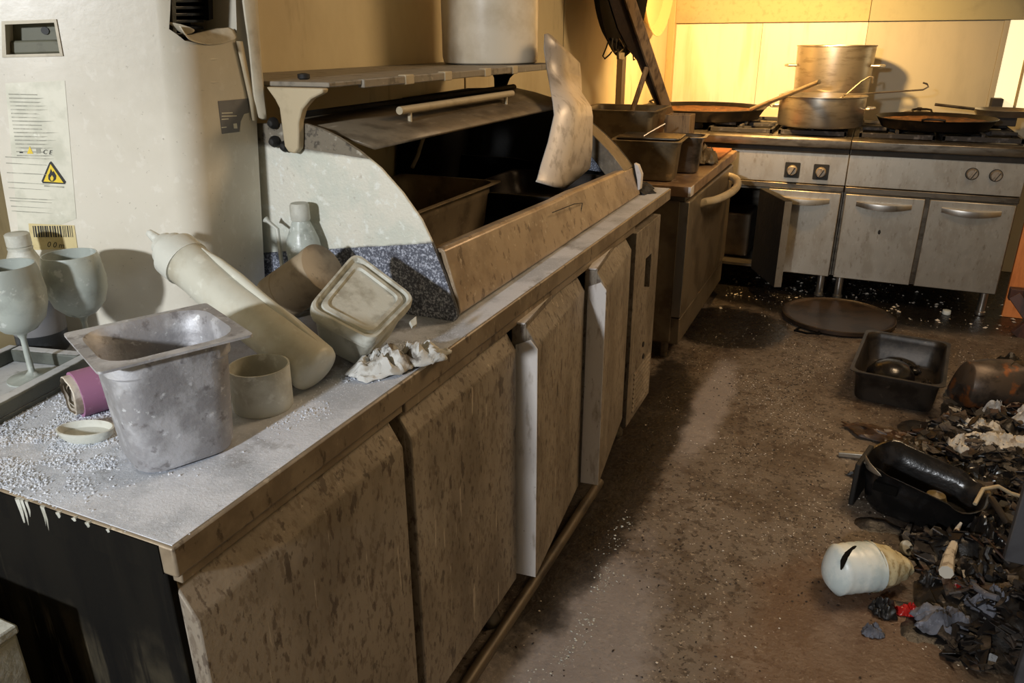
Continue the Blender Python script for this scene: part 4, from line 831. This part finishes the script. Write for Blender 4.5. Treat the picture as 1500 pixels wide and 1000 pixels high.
# paella pans
def paella(c, R, h, label, mtin, hang):
    t = thing('paella_pan', label, 'pan', c, 'paella pans on the ranges')
    MB().lathe([(0, 0), (R*.86, 0), (R*.9, .004), (R, h-.004), (R+.008, h), (R+.004, h+.003), (R-.004, h-.002), (R*.89, .008), (0, .006)], 56, Matrix.Translation(c), False).build('pan_shell', m_blackpan, t, smooth=30)
    MB().lathe([(0, .008), (R*.88, .010), (R*.95, h*.65), (R*.93, h*.65+.002), (R*.6, .018), (0, .02)], 40, Matrix.Translation(c), False).wob(.004, 30, 2).build('food_crust', mtin, t)
    for a in hang:
        d = V((math.cos(math.radians(a)), math.sin(math.radians(a)), 0))
        handle_loop(MB(), V(c)+d*R+V((0, 0, h-.004)), d, .10, .04, .006, .02).build('handle', m_blackpan, t)
    return t
cw = thing('corner_worktop', 'narrow steel worktop in the corner left of the range, under the large paella pan', 'worktop', (-1.09, 4.97, 0))
MB().prism([(YS-.012, ZL-.055), (YS-.016, ZL-.05), (YS-.016, ZL-.012), (YS-.004, ZL), (YS+.88, ZL), (YS+.88, ZL-.055)], 'x', XW+.003, XS-.802).build('top', m_steeld, cw, bevel=.003)
MB().box((XW+.01, YS, .62), (XS-.804, YS+.86, ZL-.055)).build('apron', m_steeld, cw, bevel=.003)
for xx in (XW+.06, XS-.85):
    for yy in (YS+.06, YS+.80): MB().lathe([(.02, 0), (.02, .622)], 14, Matrix.Translation((xx, yy, 0))).build('leg', m_steeld, cw)
for yy in (YS+.20, YS+.62):
    MB().box((XW+.05, yy, ZL), (XS-.83, yy+.02, ZL+.042)).build('pan_rest', m_iron, cw, bevel=.002)
pl = V((-.945, 4.97, ZG)); paella(pl, .372, .065, 'large dark paella pan on the range beside the bright wall', m_rust, (28, 150))
prr = V((.335, 4.86, ZG)); paella(prr, .292, .055, 'black paella pan with orange food crust on the range', m_rust, (-95, 100))
# pan lid leaning and skillet behind the right paella pan
lidc = thing('pan_lid', 'grey domed pan lid standing behind the crusted paella pan', 'lid', (.28, 5.18, ZG))
MB().lathe([(0, .075), (.06, .07), (.14, .045), (.20, .008), (.205, 0), (.20, 0), (.14, .040), (.06, .065), (0, .07)], 40, rz((.27, 5.27, ZG+.0142), 0, 7, 0)@Matrix.Scale(.60, 4), False).build('dome', m_steeld, lidc)
MB().lathe([(.018, .070), (.018, .08), (.03, .09), (.02, .10), (0, .10)], 16, rz((.27, 5.27, ZG+.0142), 0, 7, 0)@Matrix.Scale(.60, 4), False).build('lid_knob', m_iron, lidc)
skl = thing('skillet', 'flat grey griddle pan at the stove end with a long rod handle', 'pan', (.66, 5.1, ZG))
MB().lathe([(0, 0), (.14, 0), (.16, .035), (.156, .035), (.135, .006), (0, .005)], 36, Matrix.Translation((.70, 5.22, ZG+.045)), False).build('pan_shell', m_pot, skl)
MB().tube([(.545, 5.20, ZG+.078), (.34, 5.16, ZG+.10)], .008, 8).build('handle', m_steeld, skl)
MB().box((.58, 5.10, ZG-.002), (.75, 5.34, ZG+.046)).build('trivet', m_iron, skl, bevel=.004)
q = at(1460, 152, 'y', 5.52)
MB().box((q.x-.03, 5.5, q.z-.05), (q.x+.03, YB+.001, q.z+.03)).build('wall_bracket', m_iron, None, bevel=.004)
tag(bpy.data.objects['wall_bracket'], 'small dark bracket fixed to the back wall above the range', 'bracket')

# ------------------------------------------------------------------ hanging pans, pole
def hangpan(px, py, xw, Rw, label, mt, squash=1.):
    c = at(px, py, 'x', xw); t = thing('hanging_pan', label, 'pan', c, 'pans hanging on the left wall')
    T = frame(c, x=(0, 1, 0), z=(1, 0, .0))
    MB().lathe([(0, 0), (Rw*.86, 0), (Rw, .045), (Rw+.006, .047), (Rw+.004, .05), (Rw-.004, .046), (Rw*.85, .005), (0, .005)], 48, T, False).build('pan_shell', mt, t, smooth=30)
    handle_loop(MB(), c+V((.04, 0, Rw)), (0, 0, 1), .06, .05, .006).build('handle', mt, t) if False else None
    MB().tube([c+V((.01, 0, Rw*.98)), c+V((.0, 0, Rw+.12)), V((XW-.001, c.y, c.z+Rw+.14))], .007, 8).build('handle', mt, t)
    return t
hangpan(904, -62, -1.20, .44, 'large black pan hanging on the left wall above the utensils', m_black)
hangpan(957, -45, -1.275, .36, 'round pale scuffed pan hanging on the left wall next to the corner', m_trim)
hb = thing('utensil_hooks', 'bundle of wire hooks and clips dangling under the black hanging pan', 'hooks', at(900, 80, 'x', -1.13))
def hookpts(pxs, x): return [at(a, b, 'x', x) for a, b in pxs]
for k, pxs in enumerate((((892, 58), (888, 70), (883, 82), (886, 86), (893, 80), (896, 76)), ((897, 56), (896, 68), (900, 77), (905, 73), (906, 60)), ((903, 56), (902, 70), (906, 78), (912, 72), (911, 60)), ((906, 56), (909, 60), (914, 70), (910, 77)), ((917, 68), (919, 77), (924, 76)), ((927, 75), (928, 88), (930, 87)))):
    MB().tube(hookpts(pxs, -1.146+.003*k), .0045 if k in (1, 2) else .0035, 6).build('wire_hook', m_steeld if k in (1, 2, 3) else m_black, hb)
cl = hookpts(((903, 76), (912, 77), (911, 88), (903, 87)), -1.142)
MB().loft([[p+V((d, 0, 0)) for p in cl] for d in (0, .012)]).build('clip', m_steeld, hb, bevel=.003)
MB().tube([at(894, 57, 'x', -1.148), at(928, 76, 'x', -1.146)], .006, 6).build('hook_bar', m_black, hb)
po_b, po_t = at(994, 212, 'y', 4.16), at(908, -40, 'x', -1.10)
po_b = at(1000, 224, 'x', -.80) if False else po_b
dd_ = (po_b-po_t).normalized()
pole = thing('leaning_board', 'long scorched wooden board leaning from the slab top against the left wall', 'board', po_b)
foot = po_b+dd_*((po_b.z-ZD-.012)/-dd_.z)
T, L = zaxis(foot, po_t)
sd = V((.75, -.65, 0)); T = frame(foot, x=(po_t-foot), z=-FW)
low = min((T@V((0, a_, b_))).z for a_ in (-.028, .022) for b_ in (-.010, .010)); s0_ = (ZD+.0115-low)/(T.to_3x3()@V((1, 0, 0))).z
MB().box((s0_, -.028, -.010), (L, .022, .010), T).build('board', m_wood, pole, bevel=.002)
MB().prism([(L*.15, -.005), (L*.28, .034), (L*.45, .044), (L*.58, .050), (L*.66, .075), (L*.78, .09), (L, .08), (L, .01), (L*.15, -.005)], 'z', -.030, -.012, T).build('charred_sheet', mat('charred_brown', (50, 36, 26), [((28, 20, 15), 'noise', (14, 14, 14), .45, .62, .8), ((96, 74, 54), 'noise', (50, 50, 50), .66, .72, .6)], .6, 0, .3, 60), pole)
q1_ = min((foot.lerp(po_t, t/60) for t in range(61)), key=lambda p: abs((p-CAM).dot(RT)/(p-CAM).dot(FW)*FPX+750-955))+V((-.022, -.022, 0))
q0_ = V((-1.10, q1_.y-.20, ZD+.011))
tag(MB().tube([q0_, q1_], .013, 8).build('short_stick', m_wood, None), 'short scorched stick slanting up from the wide food container to the leaning board', 'stick')

# ------------------------------------------------------------------ burnt things on the floor
def foot_clear(x, y):
    '''how far (x, y) is from the things that stand in the rubble: 0 under them, 1 well clear'''
    d = 1.
    for cx, cy, a, hx, hy in FEET:
        c_, s_ = math.cos(math.radians(-a)), math.sin(math.radians(-a)); u, v = (x-cx)*c_-(y-cy)*s_, (x-cx)*s_+(y-cy)*c_
        q = math.hypot(max(0, abs(u)-hx), max(0, abs(v)-hy)); d = min(d, max(0, q-.012)/.05)
    return max(0, min(1, d))
FEET = [(.285, 3.42, -6, .165, .265), (.33, 2.40, -14, .170, .112), (.19, 1.985, 2, .10, .055), (.61, 3.315, 24, .11, .07), (1.30, 1.70, 0, .33, .40), (.75, 1.703, 0, .26, .02)]
def rub(x, y):
    '''height of the charred rubble'''
    cy = (y-2.42)
    edge = .16+.22*abs(cy)**1.5*1.1+.12*noise.noise(V((y*4, 3, 0)))+.14*noise.noise(V((x*9, y*9, 7)))
    hgt = max(0, min(1, (x-edge-.04)/.22))*max(0, min(1, (y-1.72)/.18))*max(0, min(1, (3.55-y)/.35))*foot_clear(x, y); q = V((x, y, 0))
    z = hgt*(.035+.05*(noise.noise(q*6)+.5)+.045*abs(noise.noise(q*15))+.03*abs(noise.noise(q*33))-.012)
    return -.004 if hgt <= 0 else max(z, -.004)
def rubm(x, y, a=.04): return max(0, sum(rub(x+i*a, y+j*a) for i in (-1, 0, 1) for j in (-1, 0, 1))/9)
# roasting tin
T = rz((.285, 3.42, .001), -6)
rt_ = pan(MB(), T, .175, .275, .135, fl=.016, rim_r=.03, wr=.05, taper=.012, th=.002).build('roasting_tin', m_gnd, None)
tag(rt_, 'deep blackened roasting tin lying open on the wet concrete', 'tin')
cpz = MB().lathe([(.094, 0), (.100, .02), (.093, .065), (.063, .105), (.023, .12), (0, .12)], 28, rz((.250, 3.37, .0065), 0, 1, 0), False).build('burnt_bowl', m_wet, None)
tag(cpz, 'upturned black bowl lying in the roasting tin', 'bowl')
crumple('burnt_lump', 'grey burnt lump lying in the roasting tin beside the upturned bowl', 'lump', (.390, 3.38, .006), .026, .075, .045, -6, 21, m_burnt)
crumple('burnt_lump', 'crumpled shiny black foil at the far end of the roasting tin', 'foil', (.30, 3.58, .006), .085, .045, .045, -6, 23, m_wet)
# round lid on the floor
rc = V((.01, 4.20, .001))
rl = thing('round_floor_lid', 'broad brown round tray lying flat on the floor before the ranges', 'tray', rc)
MB().lathe([(0, 0), (.27, 0), (.285, .012), (.285, .03), (.278, .032), (.272, .026), (.25, .022), (0, .02)], 56, Matrix.Translation(rc), False).build('tray_disc', mat('brown_wet_tray', (62, 48, 36), [((36, 28, 22), 'noise', (9, 9, 9), .45, .62, .8), ((96, 76, 54), 'noise', (14, 14, 14), .6, .7, .6)], .4, .2, .2, 50), rl)
MB().tube([(-.16, 3.955, .014), (-.18, 3.90, .014), (-.12, 3.875, .016), (-.06, 3.90, .014), (-.07, 3.945, .014)], .006, 8).build('wire_handle', m_black, rl)
# white cap under the range
wc = at(1387, 455, 'z', .02); tag(MB().lathe([(0, 0), (.02, 0), (.022, .006), (.02, .022), (0, .024)], 18, Matrix.Translation((wc.x, wc.y, .001)), False).build('bottle_cap', m_bwhite, None), 'small white cap on the black floor under the range', 'cap')
# crushed tin can
c1, c2 = V((.50, 3.27, .102)), V((.69, 3.36, .097)); T, L = zaxis(c1, c2)
can = thing('crushed_can', 'crushed rusty tin can lying beside the roasting tin', 'can', (.55, 3.3, .0))
MB().lathe([(0, 0), (.085, 0), (.092, .006), (.09, L*.5), (.094, L*.97), (.097, L), (.090, L), (.084, L*.6), (.084, .01), (0, .008)], 28, T, False).wob(.03, 9, 4).build('can_wall', m_canrust, can, smooth=50)
MB().lathe([(0, 0), (.08, 0), (.09, .01), (.085, .013), (0, .006)], 24, rz((.70, 3.36, .125), 60, 75, 0), False).wob(.02, 12, 2).build('can_lid', m_steeld, can)
crumple('burnt_sheet', 'brown bent tin sheet at the foot of the crushed can', 'sheet', (.50, 3.06, rubm(.50, 3.06)*.6), .09, .06, .05, -15, 31, m_canrust)
crumple('ashen_bundle', 'white ash-crusted bundle with black burn marks beside the crushed can', 'bundle', (.745, 3.10, rubm(.745, 3.10)*.8), .085, .075, .075, 10, 33, m_ashwhite, n=18, thick=.01)
crumple('ashen_scrap', 'small white scrap stuck in the mouth of the crushed can', 'scrap', (.615, 3.17, rubm(.615, 3.17)*.8), .03, .045, .07, 80, 35, m_ashwhite)
for i, (x, y, z, sx, sy, h, r, s, lab) in enumerate(((.54, 2.955, .004, .085, .042, .05, 10, 41, 'curled singed paper sheet on the debris below the crushed can'), (.60, 2.835, .022, .12, .042, .045, 6, 43, 'folded pale paper stack on the debris in front of the ash-crusted bundle'), (.735, 2.93, .006, .085, .036, .05, -8, 45, 'creased brown-edged paper between the ash-crusted bundle and the paper stack'), (.465, 2.765, .022, .035, .05, .05, 30, 47, 'narrow torn paper strip hanging off the paper stack'))):
    crumple('singed_paper', lab, 'paper', (x, y, rubm(x, y)*.8+z), sx, sy, h, r, s, m_paper, 'singed papers on the floor', n=16)
crumple('torn_packet', 'pale violet torn packet on the debris at the frame edge', 'packet', (.82, 2.77, rubm(.82, 2.77)*.8), .085, .055, .06, -20, 51, m_violet, n=16)
# metal rod
ra = at(1228, 664, 'z', .0095); rb = at(1394, 678, 'z', .05)
tag(MB().box((0, -.009, -.009), ((rb-ra).length, .009, .009), frame(ra, x=rb-ra, z=(0, 0, 1))).build('metal_rod', m_steel, None, bevel=.003), 'straight square metal rod lying across the burnt debris', 'rod')
# debris heap: rubble nobody could count
rows = []
NX, NY = 110, 160
for i in range(NX+1):
    row = []
    for j in range(NY+1):
        x = .06+i/NX*1.3; y = 1.62+j/NY*1.95
        row.append(V((x, y, rub(x, y))))
    rows.append(row)
hp = MB().grid(rows).build('charred_rubble', m_burnt, None, smooth=80)
tag(hp, 'spread of black wet charred rubble along the right side of the floor', 'rubble', kind='stuff')
random.seed(77); shd = MB()
for k in range(2600):
    x, y = random.uniform(.12, 1.0), random.uniform(1.72, 3.3)
    if x < .24+.22*abs(y-2.42)**1.5+.12*noise.noise(V((y*4, 3, 0))): continue
    sx, sy, sz = random.uniform(.008, .045), random.uniform(.006, .025), random.uniform(.001, .006)
    if foot_clear(x, y) < .6: continue
    T = Matrix.Translation((x, y, max(0, rub(x, y))+random.uniform(.004, .016)))@Matrix.Rotation(random.uniform(0, 6.3), 4, 'Z')@Matrix.Rotation(random.gauss(0, .4), 4, 'X')@Matrix.Rotation(random.gauss(0, .4), 4, 'Y')
    shd.prism([(sx*random.uniform(.6, 1), sy*random.uniform(-.3, .3)), (sx*random.uniform(-.2, .4), sy), (-sx, sy*random.uniform(.0, .6)), (-sx*random.uniform(.3, 1), -sy), (sx*.5, -sy*random.uniform(.3, 1))], 'z', 0, sz, T)
tag(shd.build('charred_shards', m_shard, None, smooth=0), 'loose black and grey shards littering the charred rubble', 'shards', kind='stuff')
# burnt black bin with slot
bn = thing('burnt_bin', 'melted black plastic bin lying on its side with a slotted rim', 'bin', (.30, 2.42, .0))
T = rz((.33, 2.40, .002), -14)
R = []
for sx, sy, z in ((.14, .09, 0), (.155, .10, .02), (.165, .11, .10), (.172, .118, .145), (.178, .122, .152), (.170, .114, .150), (.150, .095, .09), (.14, .085, .02), (.1, .06, .012)):
    ring = []
    for a, b in rr(sx, sy, min(sx, sy)*.75, 7):
        dip = .05*max(0, a/.17)*(z/.15); ring.append(T@V((a, b, max(0, z-dip+.012*math.sin(a*40)*(z/.15)))))
    R.append(ring)
MB().loft(R).build('bin_shell', m_wet, bn, smooth=60)
MB().box((-.12, -.128, .095), (-.05, -.105, .125), T).build('slot', m_black, bn, bevel=.004)
MB().grid([[T@V(p) for p in r] for r in (((-.165, -.05, .12), (-.15, -.10, .14), (-.10, -.13, .145)), ((-.175, -.055, .19), (-.15, -.11, .175), (-.09, -.135, .155)))]).build('peeled_rim', m_steel, bn, solid=.004, sub=1)
MB().box((-.186, -.10, .0), (-.170, .06, .15), T).build('bin_side', m_char, bn, bevel=.004)
# egg-like yellowish lump
tag(MB().lathe([(0, 0), (.024, .004), (.034, .024), (.027, .044), (0, .054)], 16, Matrix.Translation((.375, 2.43, .0115)), False).build('burnt_potato', mat('scorched_food', (110, 96, 58), [((60, 50, 30), 'noise', (40, 40, 40), .5, .64, .7)], .5), None), 'small yellowish scorched lump lying inside the burnt bin', 'food')
# melted bottle
ba, bb_ = at(1210, 836, 'z', .0665), at(1334, 826, 'z', .058); T, L = zaxis(ba, bb_)
mb_ = thing('melted_bottle', 'melted white plastic bottle with crumpled cream label and a black split', 'bottle', ((ba.x+bb_.x)/2, (ba.y+bb_.y)/2, 0))
def prof_r(t): return .060*max(0.02, math.sin(math.pi*min(1, (t*.78+.0)**.62)))**.7
pr = []
for i in range(15):
    t = i/14*.56; r = .068*min(1, (t/.12+.04))**.45; r += .0009*math.sin(t*60); pr.append((r, t*L))
MB().lathe([(0, 0)]+pr, 32, T, False).wob(.010, 9, 6).build('bottle_shell', m_bwhite, mb_, smooth=60)
pr2 = []
for i in range(15):
    t = .54+i/14*.46; r = .069*(1-((t-.54)/.46)**1.35*.72); pr2.append((r, t*L))
MB().lathe(pr2+[(0, L)], 32, T, False).wob(.010, 9, 6).wob(.006, 42, 3).build('crumpled_label', m_blabel, mb_, smooth=25)
crk = []
for k, ang in enumerate((100, 118, 134, 150, 166, 182)):
    pass
sp_ = [(1262, 797), (1250, 803), (1240, 812), (1235, 822), (1232, 834)]
ce = (ba+bb_)/2
spts = []
for px, py in sp_:
    d = ray(px, py); ax = (bb_-ba).normalized(); wv = CAM-ba
    # nearest point of the ray on a cylinder about the bottle's axis
    dp = d-ax*d.dot(ax); wp = wv-ax*wv.dot(ax); A = dp.dot(dp); Bq = 2*dp.dot(wp); Cq = wp.dot(wp)-.066**2; disc = Bq*Bq-4*A*Cq
    t = (-Bq-math.sqrt(max(0, disc)))/(2*A); spts.append(CAM+d*t)
MB().tube(spts, [.002, .006, .008, .007, .002], 6).build('split', m_black, mb_)
tag(MB().lathe([(0, 0), (.02, 0), (.022, .004), (.022, .012), (.018, .014), (0, .012)], 20, rz(V((at(1326, 797, 'z', .03).x, at(1326, 797, 'z', .03).y, rubm(at(1326, 797, 'z', .03).x, at(1326, 797, 'z', .03).y)+.014)), 30, 50, 20), False).build('bottle_cap', m_dgrey, None), 'ribbed pale cap on the rubble behind the melted bottle', 'cap')
# charred strands, sheets, wrappers
random.seed(5)
lumps = [((1296, 884), .034, .028, .045, m_burnt, 'black charred clod at the foot of the melted bottle', 'clod'), ((1280, 913), .024, .02, .03, m_ashgrey, 'small grey clod on the brown concrete below the melted bottle', 'clod'),
         ((1332, 884), .030, .018, .03, m_red, 'glossy red wrapper scrap under the grey cloth', 'wrapper'), ((1402, 870), .022, .02, .03, m_red, 'dark red wrapper corner poking from the grey cloth', 'wrapper'), ((1384, 906), .072, .048, .055, m_ashgrey, 'crumpled grey ashen cloth in front of the black strands', 'cloth'), ((1448, 894), .062, .04, .06, m_ashgrey, 'long pale grey ashen cloth beside the tangle of strands', 'cloth'),
         ((1372, 848), .040, .038, .05, m_burnt, 'charred brown crust between the melted bottle and the strands', 'crust'), ((1447, 792), .072, .07, .10, m_wet, 'big glossy black melted sheet rising over the rubble', 'sheet'), ((1440, 848), .065, .05, .065, m_burnt, 'ridged black burnt mass under the strands', 'mass'), ((1296, 690), .11, .03, .035, m_burnt, 'flaked black crust under the metal rod', 'crust'), ((1432, 706), .13, .06, .07, m_wet, 'long wet black slab of burnt plastic behind the bin', 'slab'), ((1320, 640), .17, .07, .03, mat('wet_brown_cardboard', (72, 50, 36), [((40, 28, 20), 'noise', (9, 9, 9), .45, .62, .8)], .45, 0, .3, 50), 'soaked brown cardboard sheet on the floor before the roasting tin', 'cardboard'), ((1432, 662), .09, .05, .03, m_burnt, 'black burnt clump beneath the singed papers', 'clump'), ((1482, 540), .09, .09, .10, m_burnt, 'dark crumpled sheet metal beside the crushed can', 'scrap')]
for i, ((px, py), sx, sy, h, mt, lab, cat_) in enumerate(lumps):
    c = at(px, py, 'z', .03); base = max(0, .0)
    base = rubm(c.x, c.y)*.7-.0025
    crumple('burnt_'+cat_ if mt in (m_burnt, m_wet) else cat_+'_scrap', lab, cat_, (c.x, c.y, base), sx, sy, h, random.uniform(-25, 25), 60+i, mt, n=18, fr=12)
for i, (pts, r, lab) in enumerate(((((1428, 738), (1440, 716), (1462, 712), (1480, 722), (1500, 728)), .006, 'pale bent wire arching over the black hollow'), (((1452, 730), (1462, 745), (1474, 764), (1490, 772), (1502, 775)), .010, 'thick grey tube curling beside the steel door'), (((1386, 838), (1390, 815), (1398, 795), (1402, 775), (1408, 765)), .012, 'pale peeled strap standing up from the rubble'), (((1434, 842), (1438, 820), (1436, 802), (1442, 788)), .008, 'thin black strand in the tangle of strands'), (((1448, 846), (1452, 828), (1446, 812), (1450, 800)), .010, 'ridged black strand in the tangle of strands'), (((1420, 850), (1432, 862), (1448, 872), (1462, 876)), .008, 'curved grey strand at the edge of the long ashen cloth'), (((1458, 915), (1470, 935), (1484, 945), (1492, 950)), .004, 'thin dark cord running from the ashen cloth to the steel door'))):
    P = [at(px, py, 'z', (.085+(.024 if i < 2 else 0)+.025*math.sin(k+i)) if i != 6 else .0045) for k, (px, py) in enumerate(pts)]
    tubething('charred_strand', lab, 'strand', P, [r*(1.5-1.2*k/(len(P)-1)) for k in range(len(P))] if i == 2 else r, [m_beige, m_gnd, m_paper, m_burnt, m_burnt, m_ashgrey, m_gnd][i], 8, 'charred strands in the rubble')

# ------------------------------------------------------------------ right-hand steel cabinet with open doors
cb = thing('steel_cabinet', 'steel cabinet along the right side, its two doors hanging open over the rubble', 'cabinet', (1.3, 1.75, 0))
MB().box((1.0, 1.35, .10), (1.6, 2.06, .85)).build('body', m_steeld, cb, bevel=.004)
MB().box((.96, 1.32, .85), (1.62, 2.09, .89)).build('top', m_steel, cb, bevel=.004)
for x_ in (1.05, 1.55):
    for y_ in (1.4, 2.0): MB().lathe([(.02, 0), (.02, .102)], 12, Matrix.Translation((x_, y_, 0))).build('leg', m_steeld, cb)
m_cab = mat('dark_cabinet_door', (104, 104, 108), [((74, 74, 78), 'noise', (8, 8, 8), .45, .62, .6), ((170, 170, 176), 'noise', (160, 160, 160), .70, .74, .7)], .4, .4, .05, 80)
MB().box((.5, 2.035, .118), (1.0, 2.062, .80)).build('door', m_cab, cb, bevel=.004)
MB().box((.5, 1.69, .02), (1.0, 1.716, .80)).build('door', m_cab, cb, bevel=.004)
# ------------------------------------------------------------------ wooden trestle at the end of the ranges
wt_ = thing('wooden_trestle', 'broken wooden trestle with orange upright and dark red legs beside the range', 'trestle', (.86, 4.45, 0))
def plank(a, b, w_, t_, mt, nm, face=(0, -1, 0)):
    a, b = V(a), V(b); MB().box((0, -w_/2, -t_/2), ((b-a).length, w_/2, t_/2), frame(a, x=b-a, z=face)).build(nm, mt, wt_, bevel=.003)
plank((.865, 4.62, 0.0), (.865, 4.62, .80), .10, .03, m_orange, 'upright')
plank((.80, 4.34, .20), (.97, 4.28, 0), .055, .035, m_redwood, 'leg')
plank((1.10, 4.34, .32), (.84, 4.30, .0), .06, .035, m_redwood, 'leg')
plank((.78, 4.36, .20), (1.25, 4.36, .20), .06, .05, m_redwood, 'crossbar')
plank((1.15, 4.62, 0), (1.15, 4.62, .8), .10, .03, m_orange, 'upright')
plank((.82, 4.60, .7), (1.2, 4.60, .7), .08, .03, m_redwood, 'crossbar')
# ------------------------------------------------------------------ crumbs on the floor
random.seed(21)
def crumbs(n, fn, r0, r1):
    mb = MB(); k = 0
    while k < n:
        x, y = random.uniform(-.62, .9), random.uniform(.9, 5.0)
        if random.random() > fn(x, y): continue
        k += 1; r = random.uniform(r0, r1)*random.uniform(.5, 1.3); a = random.uniform(0, 6.28); e = random.uniform(.4, 1)
        vs = [V((x, y, 0))+V((math.cos(a+i*1.5708)*r*(e if i % 2 else 1), math.sin(a+i*1.5708)*r*(e if i % 2 else 1), random.uniform(.0, .4)*r)) for i in range(4)]+[V((x, y, r*random.uniform(.4, .9)))]
        mb.add(vs, ((0, 1, 4), (1, 2, 4), (2, 3, 4), (3, 0, 4)))
    return mb
nz = lambda x, y, s, o: .5+noise.noise(V((x*s, y*s, o)))
f1 = lambda x, y: max(0, nz(x, y, 3, 1)-.25)*(.25+1.0*math.exp(-(((x-.0)/.35)**2+((y-3.1)/.8)**2)))
tag(crumbs(3600, f1, .001, .0036).build('pale_crumbs', m_chip, None, smooth=0), 'pale glittering crumbs scattered over the dirty concrete', 'crumbs', kind='stuff')
f2 = lambda x, y: max(0, nz(x, y, 4, 5)-.3)*(.5+.8*math.exp(-(((x+.1)/.4)**2+((y-2.6)/.9)**2)))
tag(crumbs(3000, f2, .001, .005).build('dark_crumbs', m_dcrumb, None, smooth=0), 'dark charred crumbs scattered over the dirty concrete', 'crumbs', kind='stuff')
f3 = lambda x, y: (1 if 4.35 < y < 5.0 else .04 if y > 3.9 else 0)*max(0, nz(x, y, 6, 9)-.3)
tag(crumbs(170, f3, .003, .013).build('pale_flakes', m_chip, None, smooth=0), 'white flakes strewn on the black floor under the ranges', 'flakes', kind='stuff')
f4 = lambda x, y: max(0, nz(x, y, 8, 2)-.35)*math.exp(-((x+.50-.03*math.sin(y*5))/.03)**2)*(1 if y < 2.0 else 0)
tag(crumbs(420, f4, .001, .0045).build('caked_residue', m_dgrey, None, smooth=0), 'line of pale caked residue along the foot of the counter', 'residue', kind='stuff')
